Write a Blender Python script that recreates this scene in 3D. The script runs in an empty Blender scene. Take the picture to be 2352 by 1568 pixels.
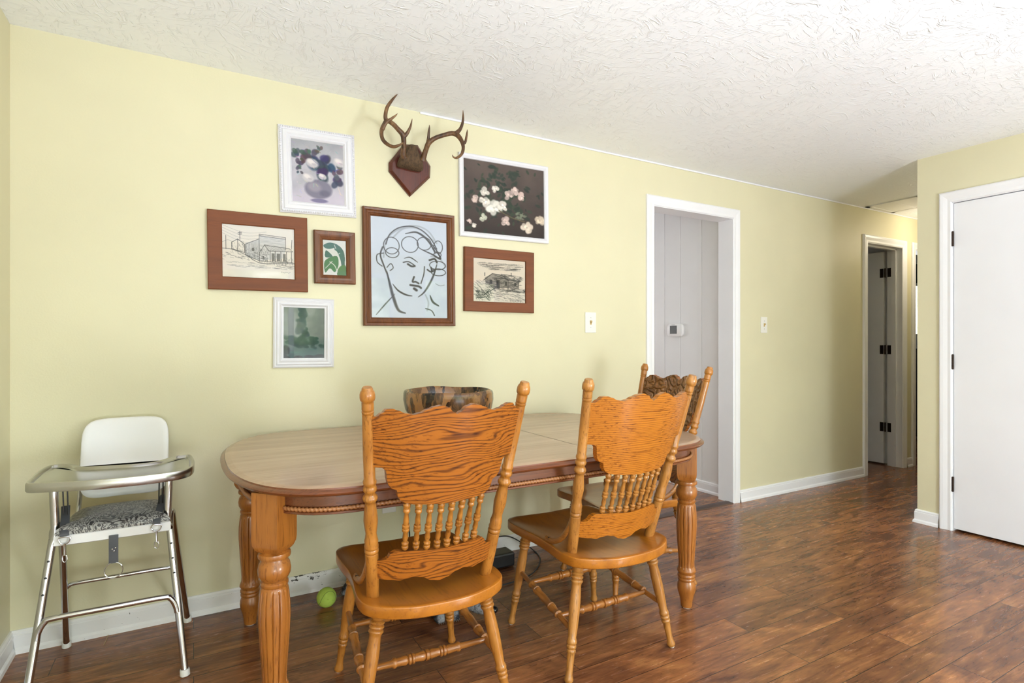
import bpy, bmesh, math, random
import numpy as np
from mathutils import Vector, Matrix, noise as mnoise

random.seed(7)
C = bpy.context.scene.collection
SC = bpy.context.scene
PI = math.pi

# ------------------------------------------------------------------ camera
CAM_H, CAM_D, YAW = 1.165, 2.764, math.radians(29.61)
FPX, HOR = 1287.0, 789.0
cd = bpy.data.cameras.new('camera'); cam = bpy.data.objects.new('camera', cd); C.objects.link(cam)
cam.location = (0, -CAM_D, CAM_H); cam.rotation_euler = (PI / 2, 0, -YAW)
cd.sensor_width = 36.0; cd.lens = FPX / 2352 * 36.0
cd.shift_y = (HOR - 784) / 2352.0
cd.clip_start = 0.02; cd.clip_end = 200
SC.camera = cam

# ------------------------------------------------------------------ view + world
vs = SC.view_settings
vs.view_transform = 'Standard'; vs.look = 'None'; vs.gamma = 1.0; vs.use_curve_mapping = False
vs.exposure = 0.48
SC.display_settings.display_device = 'sRGB'
try:
    SC.cycles.max_bounces = 10; SC.cycles.diffuse_bounces = 6; SC.cycles.glossy_bounces = 4
    SC.cycles.transparent_max_bounces = 12
    SC.cycles.caustics_reflective = False; SC.cycles.caustics_refractive = False
    SC.cycles.sample_clamp_indirect = 6.0
except Exception:
    pass

W = bpy.data.worlds.new('garden_sky'); SC.world = W; W.use_nodes = True
nt = W.node_tree; N = nt.nodes; L = nt.links
for n in list(N): N.remove(n)
out = N.new('ShaderNodeOutputWorld'); bg = N.new('ShaderNodeBackground'); L.new(bg.outputs[0], out.inputs[0])
tc = N.new('ShaderNodeTexCoord'); sep = N.new('ShaderNodeSeparateXYZ'); L.new(tc.outputs['Generated'], sep.inputs[0])
ns = N.new('ShaderNodeTexNoise'); ns.inputs['Scale'].default_value = 14; ns.inputs['Detail'].default_value = 9
ns.inputs['Roughness'].default_value = .7
L.new(tc.outputs['Generated'], ns.inputs['Vector'])
leaf = N.new('ShaderNodeValToRGB'); L.new(ns.outputs[0], leaf.inputs[0])
e = leaf.color_ramp.elements
e[0].position = .38; e[0].color = (.07, .12, .05, 1)
e[1].position = .66; e[1].color = (1.9, 2.05, 2.1, 1)
for p, c in ((.49, (.45, .60, .34, 1)), (.57, (1.1, 1.25, .95, 1))):
    q = leaf.color_ramp.elements.new(p); q.color = c
hor = N.new('ShaderNodeValToRGB'); L.new(sep.outputs['Z'], hor.inputs[0])          # treetops fade into the sky
hor.color_ramp.elements[0].position = .22; hor.color_ramp.elements[1].position = .42
mx = N.new('ShaderNodeMixRGB'); L.new(hor.outputs[0], mx.inputs[0]); L.new(leaf.outputs[0], mx.inputs[1])
mx.inputs[2].default_value = (.75, .84, 1.0, 1)
gr = N.new('ShaderNodeMapRange'); L.new(sep.outputs['Z'], gr.inputs[0])
gr.inputs[1].default_value = -.03; gr.inputs[2].default_value = .0
mg = N.new('ShaderNodeMixRGB'); L.new(gr.outputs[0], mg.inputs[0]); mg.inputs[1].default_value = (1.05, 1.1, 1.15, 1)
L.new(mx.outputs[0], mg.inputs[2]); L.new(mg.outputs[0], bg.inputs[0])
bg.inputs[1].default_value = 2.9


def area(name, loc, rot, sx, sy, power, color=(1, 1, 1), portal=False):
    d = bpy.data.lights.new(name, 'AREA'); d.shape = 'RECTANGLE'; d.size = sx; d.size_y = sy
    d.energy = power; d.color = color
    o = bpy.data.objects.new(name, d); C.objects.link(o); o.location = loc; o.rotation_euler = rot
    if portal: d.cycles.is_portal = True
    return o


def point(name, loc, power, radius, color=(1, 1, 1)):
    d = bpy.data.lights.new(name, 'POINT'); d.energy = power; d.shadow_soft_size = radius; d.color = color
    o = bpy.data.objects.new(name, d); C.objects.link(o); o.location = loc
    return o


YR = -4.6                                    # wall behind the camera, with the patio door and a window
PAT = (-.25, 2.35, .05, 2.1); WIN = (2.75, 3.95, .85, 2.1)
for nm, (x0, x1, z0, z1) in (('patio_daylight', PAT), ('window_daylight', WIN)):
    area(nm, ((x0 + x1) / 2, YR - .02, (z0 + z1) / 2), (-PI / 2, 0, PI), x1 - x0, z1 - z0, 1, portal=True)
for p in ((-.1, -3.8, .58, 36), (2.25, -4.05, .75, 128)):                           # added fill lights behind the camera, no fixtures
    point('fill_light', p[:3], p[3], .3, (.84, .92, 1.0))
for x, y, up in ((.1, -3.4, 108), (1.4, -3.9, 104), (2.3, -3.9, 42)):               # added upward spots, unseen, to brighten the ceiling
    d = bpy.data.lights.new('ceiling_fill_spot', 'SPOT'); d.energy = up; d.spot_size = math.radians(170); d.spot_blend = .9; d.shadow_soft_size = .25; d.color = (.80, .89, 1)
    o = bpy.data.objects.new('ceiling_fill_spot', d); C.objects.link(o); o.location = (x, y, .7); o.rotation_euler = (PI, 0, 0)
point('passage_fill_light', (2.6, 2.3, 1.35), 16, .15, (1, .97, .93))  # added fill to brighten the panelled passage wall, no fixture there
area('bedroom_daylight', (8.02, 1.0, 1.6), (0, PI / 2, 0), .8, 1.0, 1, portal=True)


# ------------------------------------------------------------------ helpers
def add_box(bm, x0, x1, y0, y1, z0, z1):
    v = [bm.verts.new(p) for p in ((x0, y0, z0), (x1, y0, z0), (x1, y1, z0), (x0, y1, z0), (x0, y0, z1), (x1, y0, z1), (x1, y1, z1), (x0, y1, z1))]
    for f in ((0, 3, 2, 1), (4, 5, 6, 7), (0, 1, 5, 4), (1, 2, 6, 5), (2, 3, 7, 6), (3, 0, 4, 7)):
        bm.faces.new([v[i] for i in f])
    return v


def frame_of(d):
    d = d.normalized()
    u = Vector((0, 0, 1)) if abs(d.z) < .95 else Vector((0, 1, 0))
    a = d.cross(u).normalized(); b = a.cross(d).normalized()
    return d, a, b


def add_lathe(bm, prof, p0, p1, seg=20, rf=None, cap=True, rot=0.0):
    """prof: [(t 0..1, radius)] from p0 to p1; rf(t, ang) scales the radius"""
    p0 = Vector(p0); p1 = Vector(p1); d, a, b = frame_of(p1 - p0)
    rings = []
    for t, r in prof:
        c = p0.lerp(p1, t); ring = []
        for k in range(seg):
            an = 2 * PI * k / seg + rot; rr = r * (rf(t, an) if rf else 1)
            ring.append(bm.verts.new(c + a * (rr * math.cos(an)) + b * (rr * math.sin(an))))
        rings.append(ring)
    for i in range(len(rings) - 1):
        for k in range(seg):
            bm.faces.new((rings[i][k], rings[i + 1][k], rings[i + 1][(k + 1) % seg], rings[i][(k + 1) % seg]))
    if cap:
        bm.faces.new(rings[0]); bm.faces.new(list(reversed(rings[-1])))


def add_tube(bm, pts, r, seg=12, sx=1.0, sy=1.0, cap=True, closed=False, up=None):
    """sweep a circle (or ellipse) of radius r (number or list) along pts"""
    P = [Vector(p) for p in pts]; n = len(P); R = r if isinstance(r, (list, tuple)) else [r] * n
    rings = []; pa = None
    for i in range(n):
        if closed: t = P[(i + 1) % n] - P[i - 1]
        else: t = P[min(i + 1, n - 1)] - P[max(i - 1, 0)]
        t.normalize()
        if pa is None:
            if up is not None: a = t.cross(Vector(up)).normalized()
            else: a = frame_of(t)[1]
        else:
            a = (pa - t * pa.dot(t)).normalized()
        b = a.cross(t).normalized(); pa = a
        rings.append([bm.verts.new(P[i] + a * (R[i] * sx * math.cos(2 * PI * k / seg)) + b * (R[i] * sy * math.sin(2 * PI * k / seg))) for k in range(seg)])
    for i in range(n if closed else n - 1):
        A = rings[i]; B = rings[(i + 1) % n]
        for k in range(seg):
            bm.faces.new((A[k], B[k], B[(k + 1) % seg], A[(k + 1) % seg]))
    if cap and not closed:
        bm.faces.new(rings[0]); bm.faces.new(list(reversed(rings[-1])))


def smooth_path(pts, n=8):
    P = [Vector(p) for p in pts]; o = []
    for i in range(len(P) - 1):
        a = P[max(i - 1, 0)]; b = P[i]; c = P[i + 1]; d = P[min(i + 2, len(P) - 1)]
        for k in range(n):
            t = k / n
            o.append(.5 * ((2 * b) + (c - a) * t + (2 * a - 5 * b + 4 * c - d) * t * t + (3 * b - a - 3 * c + d) * t ** 3))
    o.append(P[-1]); return o


def closed_path(pts, n=8):
    P = [Vector(p) for p in pts]; m = len(P); o = []
    for i in range(m):
        a = P[i - 1]; b = P[i]; c = P[(i + 1) % m]; d = P[(i + 2) % m]
        for k in range(n):
            t = k / n
            o.append(.5 * ((2 * b) + (c - a) * t + (2 * a - 5 * b + 4 * c - d) * t * t + (3 * b - a - 3 * c + d) * t ** 3))
    return o


def add_rings(bm, rings, cap0=True, cap1=True):
    V = [[bm.verts.new(p) for p in r] for r in rings]; m = len(V[0])
    for i in range(len(V) - 1):
        for k in range(m):
            bm.faces.new((V[i][k], V[i][(k + 1) % m], V[i + 1][(k + 1) % m], V[i + 1][k]))
    if cap0: bm.faces.new(list(reversed(V[0])))
    if cap1: bm.faces.new(V[-1])
    return V


def add_sphere(bm, c, r, seg=20, rg=12, s=(1, 1, 1)):
    m = Matrix.Translation(c) @ Matrix.Diagonal((r * s[0], r * s[1], r * s[2], 1))
    bmesh.ops.create_uvsphere(bm, u_segments=seg, v_segments=rg, radius=1, matrix=m)


def obj(name, bm, mat, parent=None, smooth=True, bevel=0, auto=35, kind=None, label=None):
    bmesh.ops.recalc_face_normals(bm, faces=bm.faces[:])
    me = bpy.data.meshes.new(name); bm.to_mesh(me); bm.free()
    for m in (mat if isinstance(mat, (list, tuple)) else [mat]): me.materials.append(m)
    if smooth:
        me.polygons.foreach_set('use_smooth', [True] * len(me.polygons))
        if auto: me.set_sharp_from_angle(angle=math.radians(auto))
    o = bpy.data.objects.new(name, me); C.objects.link(o)
    if parent is not None: o.parent = parent
    if bevel:
        b = o.modifiers.new('bevel', 'BEVEL'); b.width = bevel; b.segments = 2; b.limit_method = 'ANGLE'; b.angle_limit = math.radians(50)
    if kind: o['kind'] = kind
    if label: o['label'] = label
    return o


def box_obj(name, b, mat, parent=None, bevel=0, kind=None, label=None):
    bm = bmesh.new(); add_box(bm, *b)
    return obj(name, bm, mat, parent, smooth=False, bevel=bevel, kind=kind, label=label)


def tag(o, label, cat, group=None, kind=None):
    o['label'] = label; o['category'] = cat
    if group: o['group'] = group
    if kind: o['kind'] = kind
    return o


def thing(name, label, cat, loc=(0, 0, 0), rz=0, group=None):
    o = bpy.data.objects.new(name, None); C.objects.link(o); o.empty_display_size = .05
    o.location = loc; o.rotation_euler = (0, 0, rz)
    return tag(o, label, cat, group)


def ray_at(px, py, x=None, y=None, z=None):
    """where the line of sight through a photo pixel meets a plane: used to read places off the photograph"""
    l = (px - 1176) / FPX; u = -(py - HOR) / FPX
    d = Vector((math.sin(YAW) + l * math.cos(YAW), math.cos(YAW) - l * math.sin(YAW), u))
    o = Vector((0, -CAM_D, CAM_H))
    if y is not None: t = (y - o.y) / d.y
    elif x is not None: t = (x - o.x) / d.x
    else: t = (z - o.z) / d.z
    return o + d * t


# ------------------------------------------------------------------ materials
def s2l(c):
    return tuple(((v / 255) / 12.92 if v / 255 <= .04045 else ((v / 255 + .055) / 1.055) ** 2.4) for v in c)


def mat(name, col=(.8, .8, .8), rough=.5, metal=0, spec=.5, coat=0):
    m = bpy.data.materials.new(name); m.use_nodes = True
    b = m.node_tree.nodes['Principled BSDF']
    b.inputs['Base Color'].default_value = (*col, 1); b.inputs['Roughness'].default_value = rough
    b.inputs['Metallic'].default_value = metal; b.inputs['Specular IOR Level'].default_value = spec
    b.inputs['Coat Weight'].default_value = coat; b.inputs['Coat Roughness'].default_value = .08
    return m


def nodes(m):
    return m.node_tree.nodes, m.node_tree.links, m.node_tree.nodes['Principled BSDF']


def ramp(N, stops):
    r = N.new('ShaderNodeValToRGB'); e = r.color_ramp.elements
    while len(e) > 1: e.remove(e[-1])
    e[0].position = stops[0][0]; e[0].color = (*stops[0][1], 1)
    for p, c in stops[1:]:
        q = e.new(p); q.color = (*c, 1)
    return r


def coord(N, L, scale, kind='Object', rot=(0, 0, 0)):
    tcn = N.new('ShaderNodeTexCoord'); mp = N.new('ShaderNodeMapping')
    mp.inputs['Scale'].default_value = scale; mp.inputs['Rotation'].default_value = rot
    L.new(tcn.outputs[kind], mp.inputs[0]); return mp


def noise(N, L, vec, scale, detail=4, rough=.55, dist=0):
    n = N.new('ShaderNodeTexNoise'); n.inputs['Scale'].default_value = scale; n.inputs['Detail'].default_value = detail
    n.inputs['Roughness'].default_value = rough; n.inputs['Distortion'].default_value = dist
    L.new(vec.outputs[0], n.inputs['Vector']); return n


def bump(N, L, b, h, strength, dist=.01):
    bp = N.new('ShaderNodeBump'); bp.inputs['Strength'].default_value = strength; bp.inputs['Distance'].default_value = dist
    L.new(h, bp.inputs['Height']); L.new(bp.outputs[0], b.inputs['Normal']); return bp


def paint(name, col, rough=.55, bs=.12, scale=160, spec=.4):
    m = mat(name, col, rough, spec=spec); N, L, b = nodes(m)
    v = coord(N, L, (1, 1, 1)); n = noise(N, L, v, scale, 3); bump(N, L, b, n.outputs[0], bs, .004)
    n2 = noise(N, L, v, 1.6, 3)
    r = ramp(N, [(.3, tuple(c * .965 for c in col)), (.7, tuple(min(1, c * 1.03) for c in col))])
    L.new(n2.outputs[0], r.inputs[0]); L.new(r.outputs[0], b.inputs['Base Color'])
    return m


def wood(name, light, dark, axis='z', scale=1.0, rough=.32, coat=.25, contrast=1.0, wave=False, freq=.95, warp=3.2):
    """grain runs along the given axis of the part"""
    m = mat(name, light, rough, coat=coat); N, L, b = nodes(m)
    k = {'x': (1.2, 26, 26), 'y': (26, 1.2, 26), 'z': (26, 26, 1.2)}[axis]
    oi = N.new('ShaderNodeObjectInfo')
    v = coord(N, L, tuple(c * scale for c in k))
    ad = N.new('ShaderNodeVectorMath'); ad.operation = 'ADD'; L.new(v.outputs[0], ad.inputs[0])
    sc_ = N.new('ShaderNodeVectorMath'); sc_.operation = 'SCALE'; sc_.inputs[0].default_value = (13, 7, 5)
    L.new(oi.outputs['Random'], sc_.inputs['Scale']); L.new(sc_.outputs[0], ad.inputs[1])
    n1 = noise(N, L, ad, 1.0, 3, .5, .6); n2 = noise(N, L, ad, 7.5, 5, .6)
    md = tuple((a + c) / 2 for a, c in zip(light, dark))
    if wave:
        wv = N.new('ShaderNodeTexWave'); wv.bands_direction = 'Z'; wv.inputs['Scale'].default_value = freq
        wv.inputs['Distortion'].default_value = 9; wv.inputs['Detail'].default_value = 2; wv.inputs['Detail Scale'].default_value = .28
        wn = noise(N, L, coord(N, L, (2.6, 2.6, 8)), 1.0, 2, .5)
        wm = N.new('ShaderNodeVectorMath'); wm.operation = 'MULTIPLY_ADD'; wm.inputs[1].default_value = (0, 0, warp)
        L.new(wn.outputs[0], wm.inputs[0]); L.new(ad.outputs[0], wm.inputs[2]); L.new(wm.outputs[0], wv.inputs['Vector'])
        fac = N.new('ShaderNodeMath'); fac.operation = 'MULTIPLY_ADD'; fac.inputs[1].default_value = .62
        L.new(wv.outputs['Fac'], fac.inputs[0])
        hf = N.new('ShaderNodeMath'); hf.operation = 'MULTIPLY'; hf.inputs[1].default_value = .38
        L.new(n2.outputs[0], hf.inputs[0]); L.new(hf.outputs[0], fac.inputs[2])
        r1 = ramp(N, [(.14, dark), (.28, md), (.44, light), (1, tuple(min(1, c * 1.1) for c in light))]); L.new(fac.outputs[0], r1.inputs[0])
    else:
        r1 = ramp(N, [(.3, md), (.55, light), (.75, tuple(min(1, c * 1.12) for c in light))]); L.new(n1.outputs[0], r1.inputs[0])
    r2 = ramp(N, [(.36, (.42, .34, .28)), (.45, (1, 1, 1))]); L.new(n2.outputs[0], r2.inputs[0])
    mxn = N.new('ShaderNodeMixRGB'); mxn.blend_type = 'MULTIPLY'; mxn.inputs[0].default_value = .7 * contrast
    L.new(r1.outputs[0], mxn.inputs[1]); L.new(r2.outputs[0], mxn.inputs[2]); L.new(mxn.outputs[0], b.inputs['Base Color'])
    bump(N, L, b, n2.outputs[0], .08, .002)
    return m


YEL = (.68, .645, .45)
M = {}
M['yellow'] = paint('yellow_wall_paint', YEL, .5, .10, 140)
M['white'] = paint('white_trim_paint', (.81, .82, .85), .35, .05, 60)
M['door'] = paint('white_door_paint', (.79, .80, .84), .4, .05, 220)
M['passage'] = paint('white_panel_paint', (.78, .78, .79), .5, .06, 120)
M['pwhite'] = mat('white_plastic', (.83, .83, .84), .35)
M['chrome'] = mat('chrome_tube', (.58, .58, .60), .13, 1.0)
M['steel'] = mat('brushed_tray_steel', (.55, .55, .54), .24, 1.0)
M['black'] = mat('black_plastic', (.012, .012, .014), .35)
M['cable'] = mat('black_cable_rubber', (.01, .01, .012), .5)
M['strap'] = mat('grey_webbing', (.085, .088, .10), .7)
M['bronze'] = mat('dark_bronze_hinge', (.035, .022, .018), .4, .7)
M['brass'] = mat('toggle_ivory_brass', (.50, .36, .14), .4)
M['screw'] = mat('screw_head', (.5, .5, .5), .35, .8)
M['rubber'] = mat('white_rubber', (.80, .80, .76), .6)
M['plate'] = mat('cream_switch_plate', (.80, .79, .74), .35)

# ceiling: brushed drywall compound
m = mat('textured_ceiling_paint', (.90, .93, .985), .42, spec=.5); N_, L_, b_ = nodes(m)
v = coord(N_, L_, (1, 1, 1))
n0 = noise(N_, L_, v, 2.2, 2); mixv = N_.new('ShaderNodeVectorMath'); mixv.operation = 'MULTIPLY_ADD'
mixv.inputs[1].default_value = (.35, .35, 0); L_.new(n0.outputs['Color'], mixv.inputs[0]); L_.new(v.outputs[0], mixv.inputs[2])
mp2 = N_.new('ShaderNodeMapping'); mp2.inputs['Scale'].default_value = (13, 60, 1); mp2.inputs['Rotation'].default_value = (0, 0, .5); L_.new(mixv.outputs[0], mp2.inputs[0])
nA = noise(N_, L_, mp2, 1.0, 3, .6, 1.2)
mp3 = N_.new('ShaderNodeMapping'); mp3.inputs['Scale'].default_value = (58, 15, 1); mp3.inputs['Rotation'].default_value = (0, 0, -.3); L_.new(mixv.outputs[0], mp3.inputs[0])
nB = noise(N_, L_, mp3, 1.0, 3, .6, 1.2)
mxm = N_.new('ShaderNodeMath'); mxm.operation = 'MAXIMUM'; L_.new(nA.outputs[0], mxm.inputs[0]); L_.new(nB.outputs[0], mxm.inputs[1])
rr = ramp(N_, [(.56, (0, 0, 0)), (.74, (1, 1, 1))]); L_.new(mxm.outputs[0], rr.inputs[0])
bump(N_, L_, b_, rr.outputs[0], .52, .007)
M['ceiling'] = m

# laminate planks running along the long wall
m = mat('hickory_laminate', (.2, .1, .05), .2, spec=.5); N_, L_, b_ = nodes(m)
v = coord(N_, L_, (1, 1, 1))
br = N_.new('ShaderNodeTexBrick'); L_.new(v.outputs[0], br.inputs['Vector'])
br.inputs['Scale'].default_value = 1; br.inputs['Brick Width'].default_value = 1.2; br.inputs['Row Height'].default_value = .127
br.inputs['Mortar Size'].default_value = .0012; br.inputs['Mortar Smooth'].default_value = 0; br.offset = .37
br.inputs['Color1'].default_value = (0, 0, 0, 1); br.inputs['Color2'].default_value = (1, 1, 1, 1); br.inputs['Mortar'].default_value = (.5, .5, .5, 1)
shift = N_.new('ShaderNodeVectorMath'); shift.operation = 'MULTIPLY_ADD'; shift.inputs[1].default_value = (3, 9, 0)
L_.new(br.outputs['Color'], shift.inputs[0]); L_.new(v.outputs[0], shift.inputs[2])
mpA = N_.new('ShaderNodeMapping'); mpA.inputs['Scale'].default_value = (2.2, 9, 1); L_.new(shift.outputs[0], mpA.inputs[0])
nA = noise(N_, L_, mpA, 1.0, 5, .6, 1.6)
mpB = N_.new('ShaderNodeMapping'); mpB.inputs['Scale'].default_value = (7, 70, 1); L_.new(shift.outputs[0], mpB.inputs[0])
nB = noise(N_, L_, mpB, 1.0, 5, .65, .6)
mpC = N_.new('ShaderNodeMapping'); mpC.inputs['Scale'].default_value = (9, 30, 1); L_.new(shift.outputs[0], mpC.inputs[0])
nC = noise(N_, L_, mpC, 1.3, 3, .6, 2.5)
rA = ramp(N_, [(.28, (.095, .036, .018)), (.45, (.190, .074, .031)), (.58, (.275, .112, .042)), (.74, (.42, .195, .070))]); L_.new(nA.outputs[0], rA.inputs[0])
rB = ramp(N_, [(.34, (.62, .58, .56)), (.5, (1, 1, 1)), (.68, (1.22, 1.16, 1.1))]); L_.new(nB.outputs[0], rB.inputs[0])
m1 = N_.new('ShaderNodeMixRGB'); m1.blend_type = 'MULTIPLY'; m1.inputs[0].default_value = .85
L_.new(rA.outputs[0], m1.inputs[1]); L_.new(rB.outputs[0], m1.inputs[2])
rC = ramp(N_, [(.30, (.38, .34, .33)), (.40, (1, 1, 1))]); L_.new(nC.outputs[0], rC.inputs[0])
m2 = N_.new('ShaderNodeMixRGB'); m2.blend_type = 'MULTIPLY'; m2.inputs[0].default_value = .6
L_.new(m1.outputs[0], m2.inputs[1]); L_.new(rC.outputs[0], m2.inputs[2])
pt = ramp(N_, [(0, (.78, .76, .76)), (1, (1.2, 1.18, 1.15))]); L_.new(br.outputs['Color'], pt.inputs[0])
m3 = N_.new('ShaderNodeMixRGB'); m3.blend_type = 'MULTIPLY'; m3.inputs[0].default_value = 1
L_.new(m2.outputs[0], m3.inputs[1]); L_.new(pt.outputs[0], m3.inputs[2])
m4 = N_.new('ShaderNodeMixRGB'); L_.new(br.outputs['Fac'], m4.inputs[0]); L_.new(m3.outputs[0], m4.inputs[1]); m4.inputs[2].default_value = (.03, .015, .01, 1)
L_.new(m4.outputs[0], b_.inputs['Base Color'])
rr = ramp(N_, [(.3, (.16, .16, .16)), (.7, (.30, .30, .30))]); L_.new(nB.outputs[0], rr.inputs[0]); L_.new(rr.outputs[0], b_.inputs['Roughness'])
bump(N_, L_, b_, nB.outputs[0], .05, .003)
M['floor'] = m

OAK_L, OAK_D = (.50, .205, .042), (.19, .055, .010)
M['oak_z'] = wood('honey_oak_turned', (.42, .168, .028), (.20, .06, .008), 'z')
M['oak_x'] = wood('honey_oak_panel', (.345, .108, .012), (.09, .022, .004), 'x', .9, wave=True, freq=1.35, warp=4.2)
M['oak_xs'] = wood('honey_oak_cross', (.36, .135, .025), (.17, .05, .010), 'x')
M['oak_y'] = wood('honey_oak_side', (.38, .15, .032), (.18, .055, .012), 'y')
M['oak_seat'] = wood('oak_seat', (.43, .150, .014), (.27, .08, .008), 'y', .7, rough=.28, coat=.35, contrast=.5)
M['oak_z_chair2'] = wood('pale_oak_turned', (.43, .190, .042), (.21, .07, .013), 'z')
M['oak_x_chair2'] = wood('pale_oak_panel', (.45, .157, .015), (.25, .07, .008), 'x', .9, wave=True, freq=2.0, warp=.7)
m = wood('pressed_oak_front', (.26, .110, .030), (.10, .038, .010), 'x'); N_, L_, b_ = nodes(m)
v = coord(N_, L_, (1, 1, 1)); nd = noise(N_, L_, v, 9, 2); wm = N_.new('ShaderNodeVectorMath'); wm.operation = 'MULTIPLY_ADD'; wm.inputs[1].default_value = (.12, .12, .12)
L_.new(nd.outputs['Color'], wm.inputs[0]); L_.new(v.outputs[0], wm.inputs[2])
vo = N_.new('ShaderNodeTexVoronoi'); vo.inputs['Scale'].default_value = 11; L_.new(wm.outputs[0], vo.inputs['Vector'])
ml = N_.new('ShaderNodeMath'); ml.operation = 'MULTIPLY'; ml.inputs[1].default_value = 26; L_.new(vo.outputs['Distance'], ml.inputs[0])
sn = N_.new('ShaderNodeMath'); sn.operation = 'SINE'; L_.new(ml.outputs[0], sn.inputs[0]); bump(N_, L_, b_, sn.outputs[0], .9, .010)
M['carved'] = m
M['table_top'] = wood('worn_table_top', (.44, .30, .205), (.33, .21, .135), 'x', .6, rough=.22, coat=.0, contrast=.35)
M['table_side'] = wood('red_brown_table_edge', (.17, .050, .016), (.08, .023, .008), 'x', 1, rough=.28)
M['table_leg'] = wood('honey_table_leg', (.36, .128, .022), (.18, .052, .009), 'z')
M['frame_brown'] = wood('flat_brown_frame', (.17, .045, .008), (.10, .026, .005), 'x', 1, rough=.6, coat=0, contrast=.4)
M['frame_oak'] = wood('dark_oak_frame', (.16, .052, .013), (.04, .012, .004), 'z', 1, rough=.42, coat=0)
M['frame_white'] = mat('chalky_white_frame', (.70, .70, .74), .55)
M['plaque'] = wood('mahogany_plaque', (.095, .018, .008), (.05, .011, .006), 'z', 1, rough=.3)


def glass_mat():
    m = bpy.data.materials.new('clear_glass'); m.use_nodes = True; N = m.node_tree.nodes; L = m.node_tree.links
    for n in list(N): N.remove(n)
    o = N.new('ShaderNodeOutputMaterial'); mx = N.new('ShaderNodeMixShader'); t = N.new('ShaderNodeBsdfTransparent')
    g = N.new('ShaderNodeBsdfGlossy'); g.inputs['Roughness'].default_value = .02
    f = N.new('ShaderNodeFresnel'); f.inputs['IOR'].default_value = 1.38
    L.new(f.outputs[0], mx.inputs[0]); L.new(t.outputs[0], mx.inputs[1]); L.new(g.outputs[0], mx.inputs[2]); L.new(mx.outputs[0], o.inputs[0])
    return m


M['glass'] = glass_mat()

# ------------------------------------------------------------------ room shell
XL, XR, ZC = -.60, 4.115, 2.366
XE, YF = 8.0, 3.4
MID = (2.649, 3.425, 2.078); D2 = (5.188, 5.778, 2.062); D3 = (6.014, 6.72, 2.062)
D1 = (-1.862, -1.083, 2.045)                       # door in the right-hand wall, along y
HALL = -.888


def wall(name, axis, a0, a1, t0, t1, holes, m, z1=ZC):
    """wall slab along axis from a0 to a1, thickness t0..t1, with rectangular holes (a0, a1, z0, z1)"""
    bm = bmesh.new(); xs = sorted({a0, a1, *[h[0] for h in holes], *[h[1] for h in holes]})
    for p, q in zip(xs, xs[1:]):
        hs = [h for h in holes if h[0] <= p + 1e-6 and h[1] >= q - 1e-6]
        spans = [(0, z1)]
        if hs:
            h = hs[0]; spans = [s for s in ((0, h[2]), (h[3], z1)) if s[1] - s[0] > 1e-4]
        for s in spans:
            if axis == 'x': add_box(bm, p, q, t0, t1, s[0], s[1])
            else: add_box(bm, t0, t1, p, q, s[0], s[1])
    return obj(name, bm, m, smooth=False, kind='structure')


box_obj('floor', (XL - .12, XE + .12, YR - .12, YF + .12, -.06, 0), M['floor'], kind='structure')
box_obj('ceiling', (XL - .12, XE + .12, YR - .12, YF + .12, ZC, ZC + .06), M['ceiling'], kind='structure')
wall('wall_main', 'x', XL - .12, XE, 0, .12, [(a, b, 0, c) for a, b, c in (MID, D2, D3)], M['yellow'])
wall('wall_left', 'y', YR, 0, XL - .12, XL, [], M['yellow'])
wall('wall_right', 'y', YR, HALL, XR, XR + .12, [(D1[0], D1[1], 0, D1[2])], M['yellow'])
wall('wall_hall', 'x', XR + .12, XE, HALL - .12, HALL, [], M['yellow'])
wall('wall_rear', 'x', XL - .12, XE + .12, YR - .12, YR, [PAT, WIN], M['yellow'])
wall('wall_east', 'y', YR, YF, XE, XE + .12, [(.45, 1.55, 1.24, 1.95)], M['passage'])
wall('wall_north', 'x', 2.08, XE + .12, YF, YF + .12, [], M['passage'])
wall('wall_passage', 'y', .12, YF, 2.08, 2.2, [], M['passage'])
wall('wall_bedroom', 'y', .12, YF, 5.86, 5.94, [], M['passage'])
wall('wall_closet', 'y', YR, HALL - .12, 5.2, 5.3, [], M['passage'])

# panelled passage wall seen through the middle doorway: boards with V grooves
bm = bmesh.new(); gy = [.122, .187, .354, .578, .755, .877, 1.08, 1.30, 1.5, 1.72, 1.95, 2.2, 2.45, 2.7, 2.95, 3.2, YF]
prof = []
for p, q in zip(gy, gy[1:]): prof += [(3.507, p), (3.5, p + .005), (3.5, q - .005)]
prof.append((3.507, YF))
va = [bm.verts.new((x, y, 0)) for x, y in prof]; vb = [bm.verts.new((x, y, ZC)) for x, y in prof]
for i in range(len(prof) - 1): bm.faces.new((va[i], va[i + 1], vb[i + 1], vb[i]))
add_box(bm, 3.507, 3.6, .122, YF, 0, ZC)
obj('wall_panelled', bm, M['passage'], smooth=False, kind='structure')


def casing(name, a0, a1, z1, place, w=.068, m=None):
    """moulded door casing round an opening; place(a, z, h) puts a point on the wall, h out of it"""
    pr = [(0, 0), (0, .008), (.006, .012), (.022, .0105), (.044, .016), (w - .008, .018), (w, .012), (w, 0)]
    bm = bmesh.new(); rows = []
    for d, h in pr:
        rows.append([bm.verts.new(place(a, z, h)) for a, z in ((a0 - d, 0), (a0 - d, z1 + d), (a1 + d, z1 + d), (a1 + d, 0))])
    for i in range(len(rows)):
        A = rows[i]; B = rows[(i + 1) % len(rows)]
        for k in range(3): bm.faces.new((A[k], A[k + 1], B[k + 1], B[k]))
    bm.faces.new([r[0] for r in rows]); bm.faces.new([r[3] for r in reversed(rows)])
    return obj(name, bm, m or M['white'], smooth=False, kind='structure')


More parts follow.
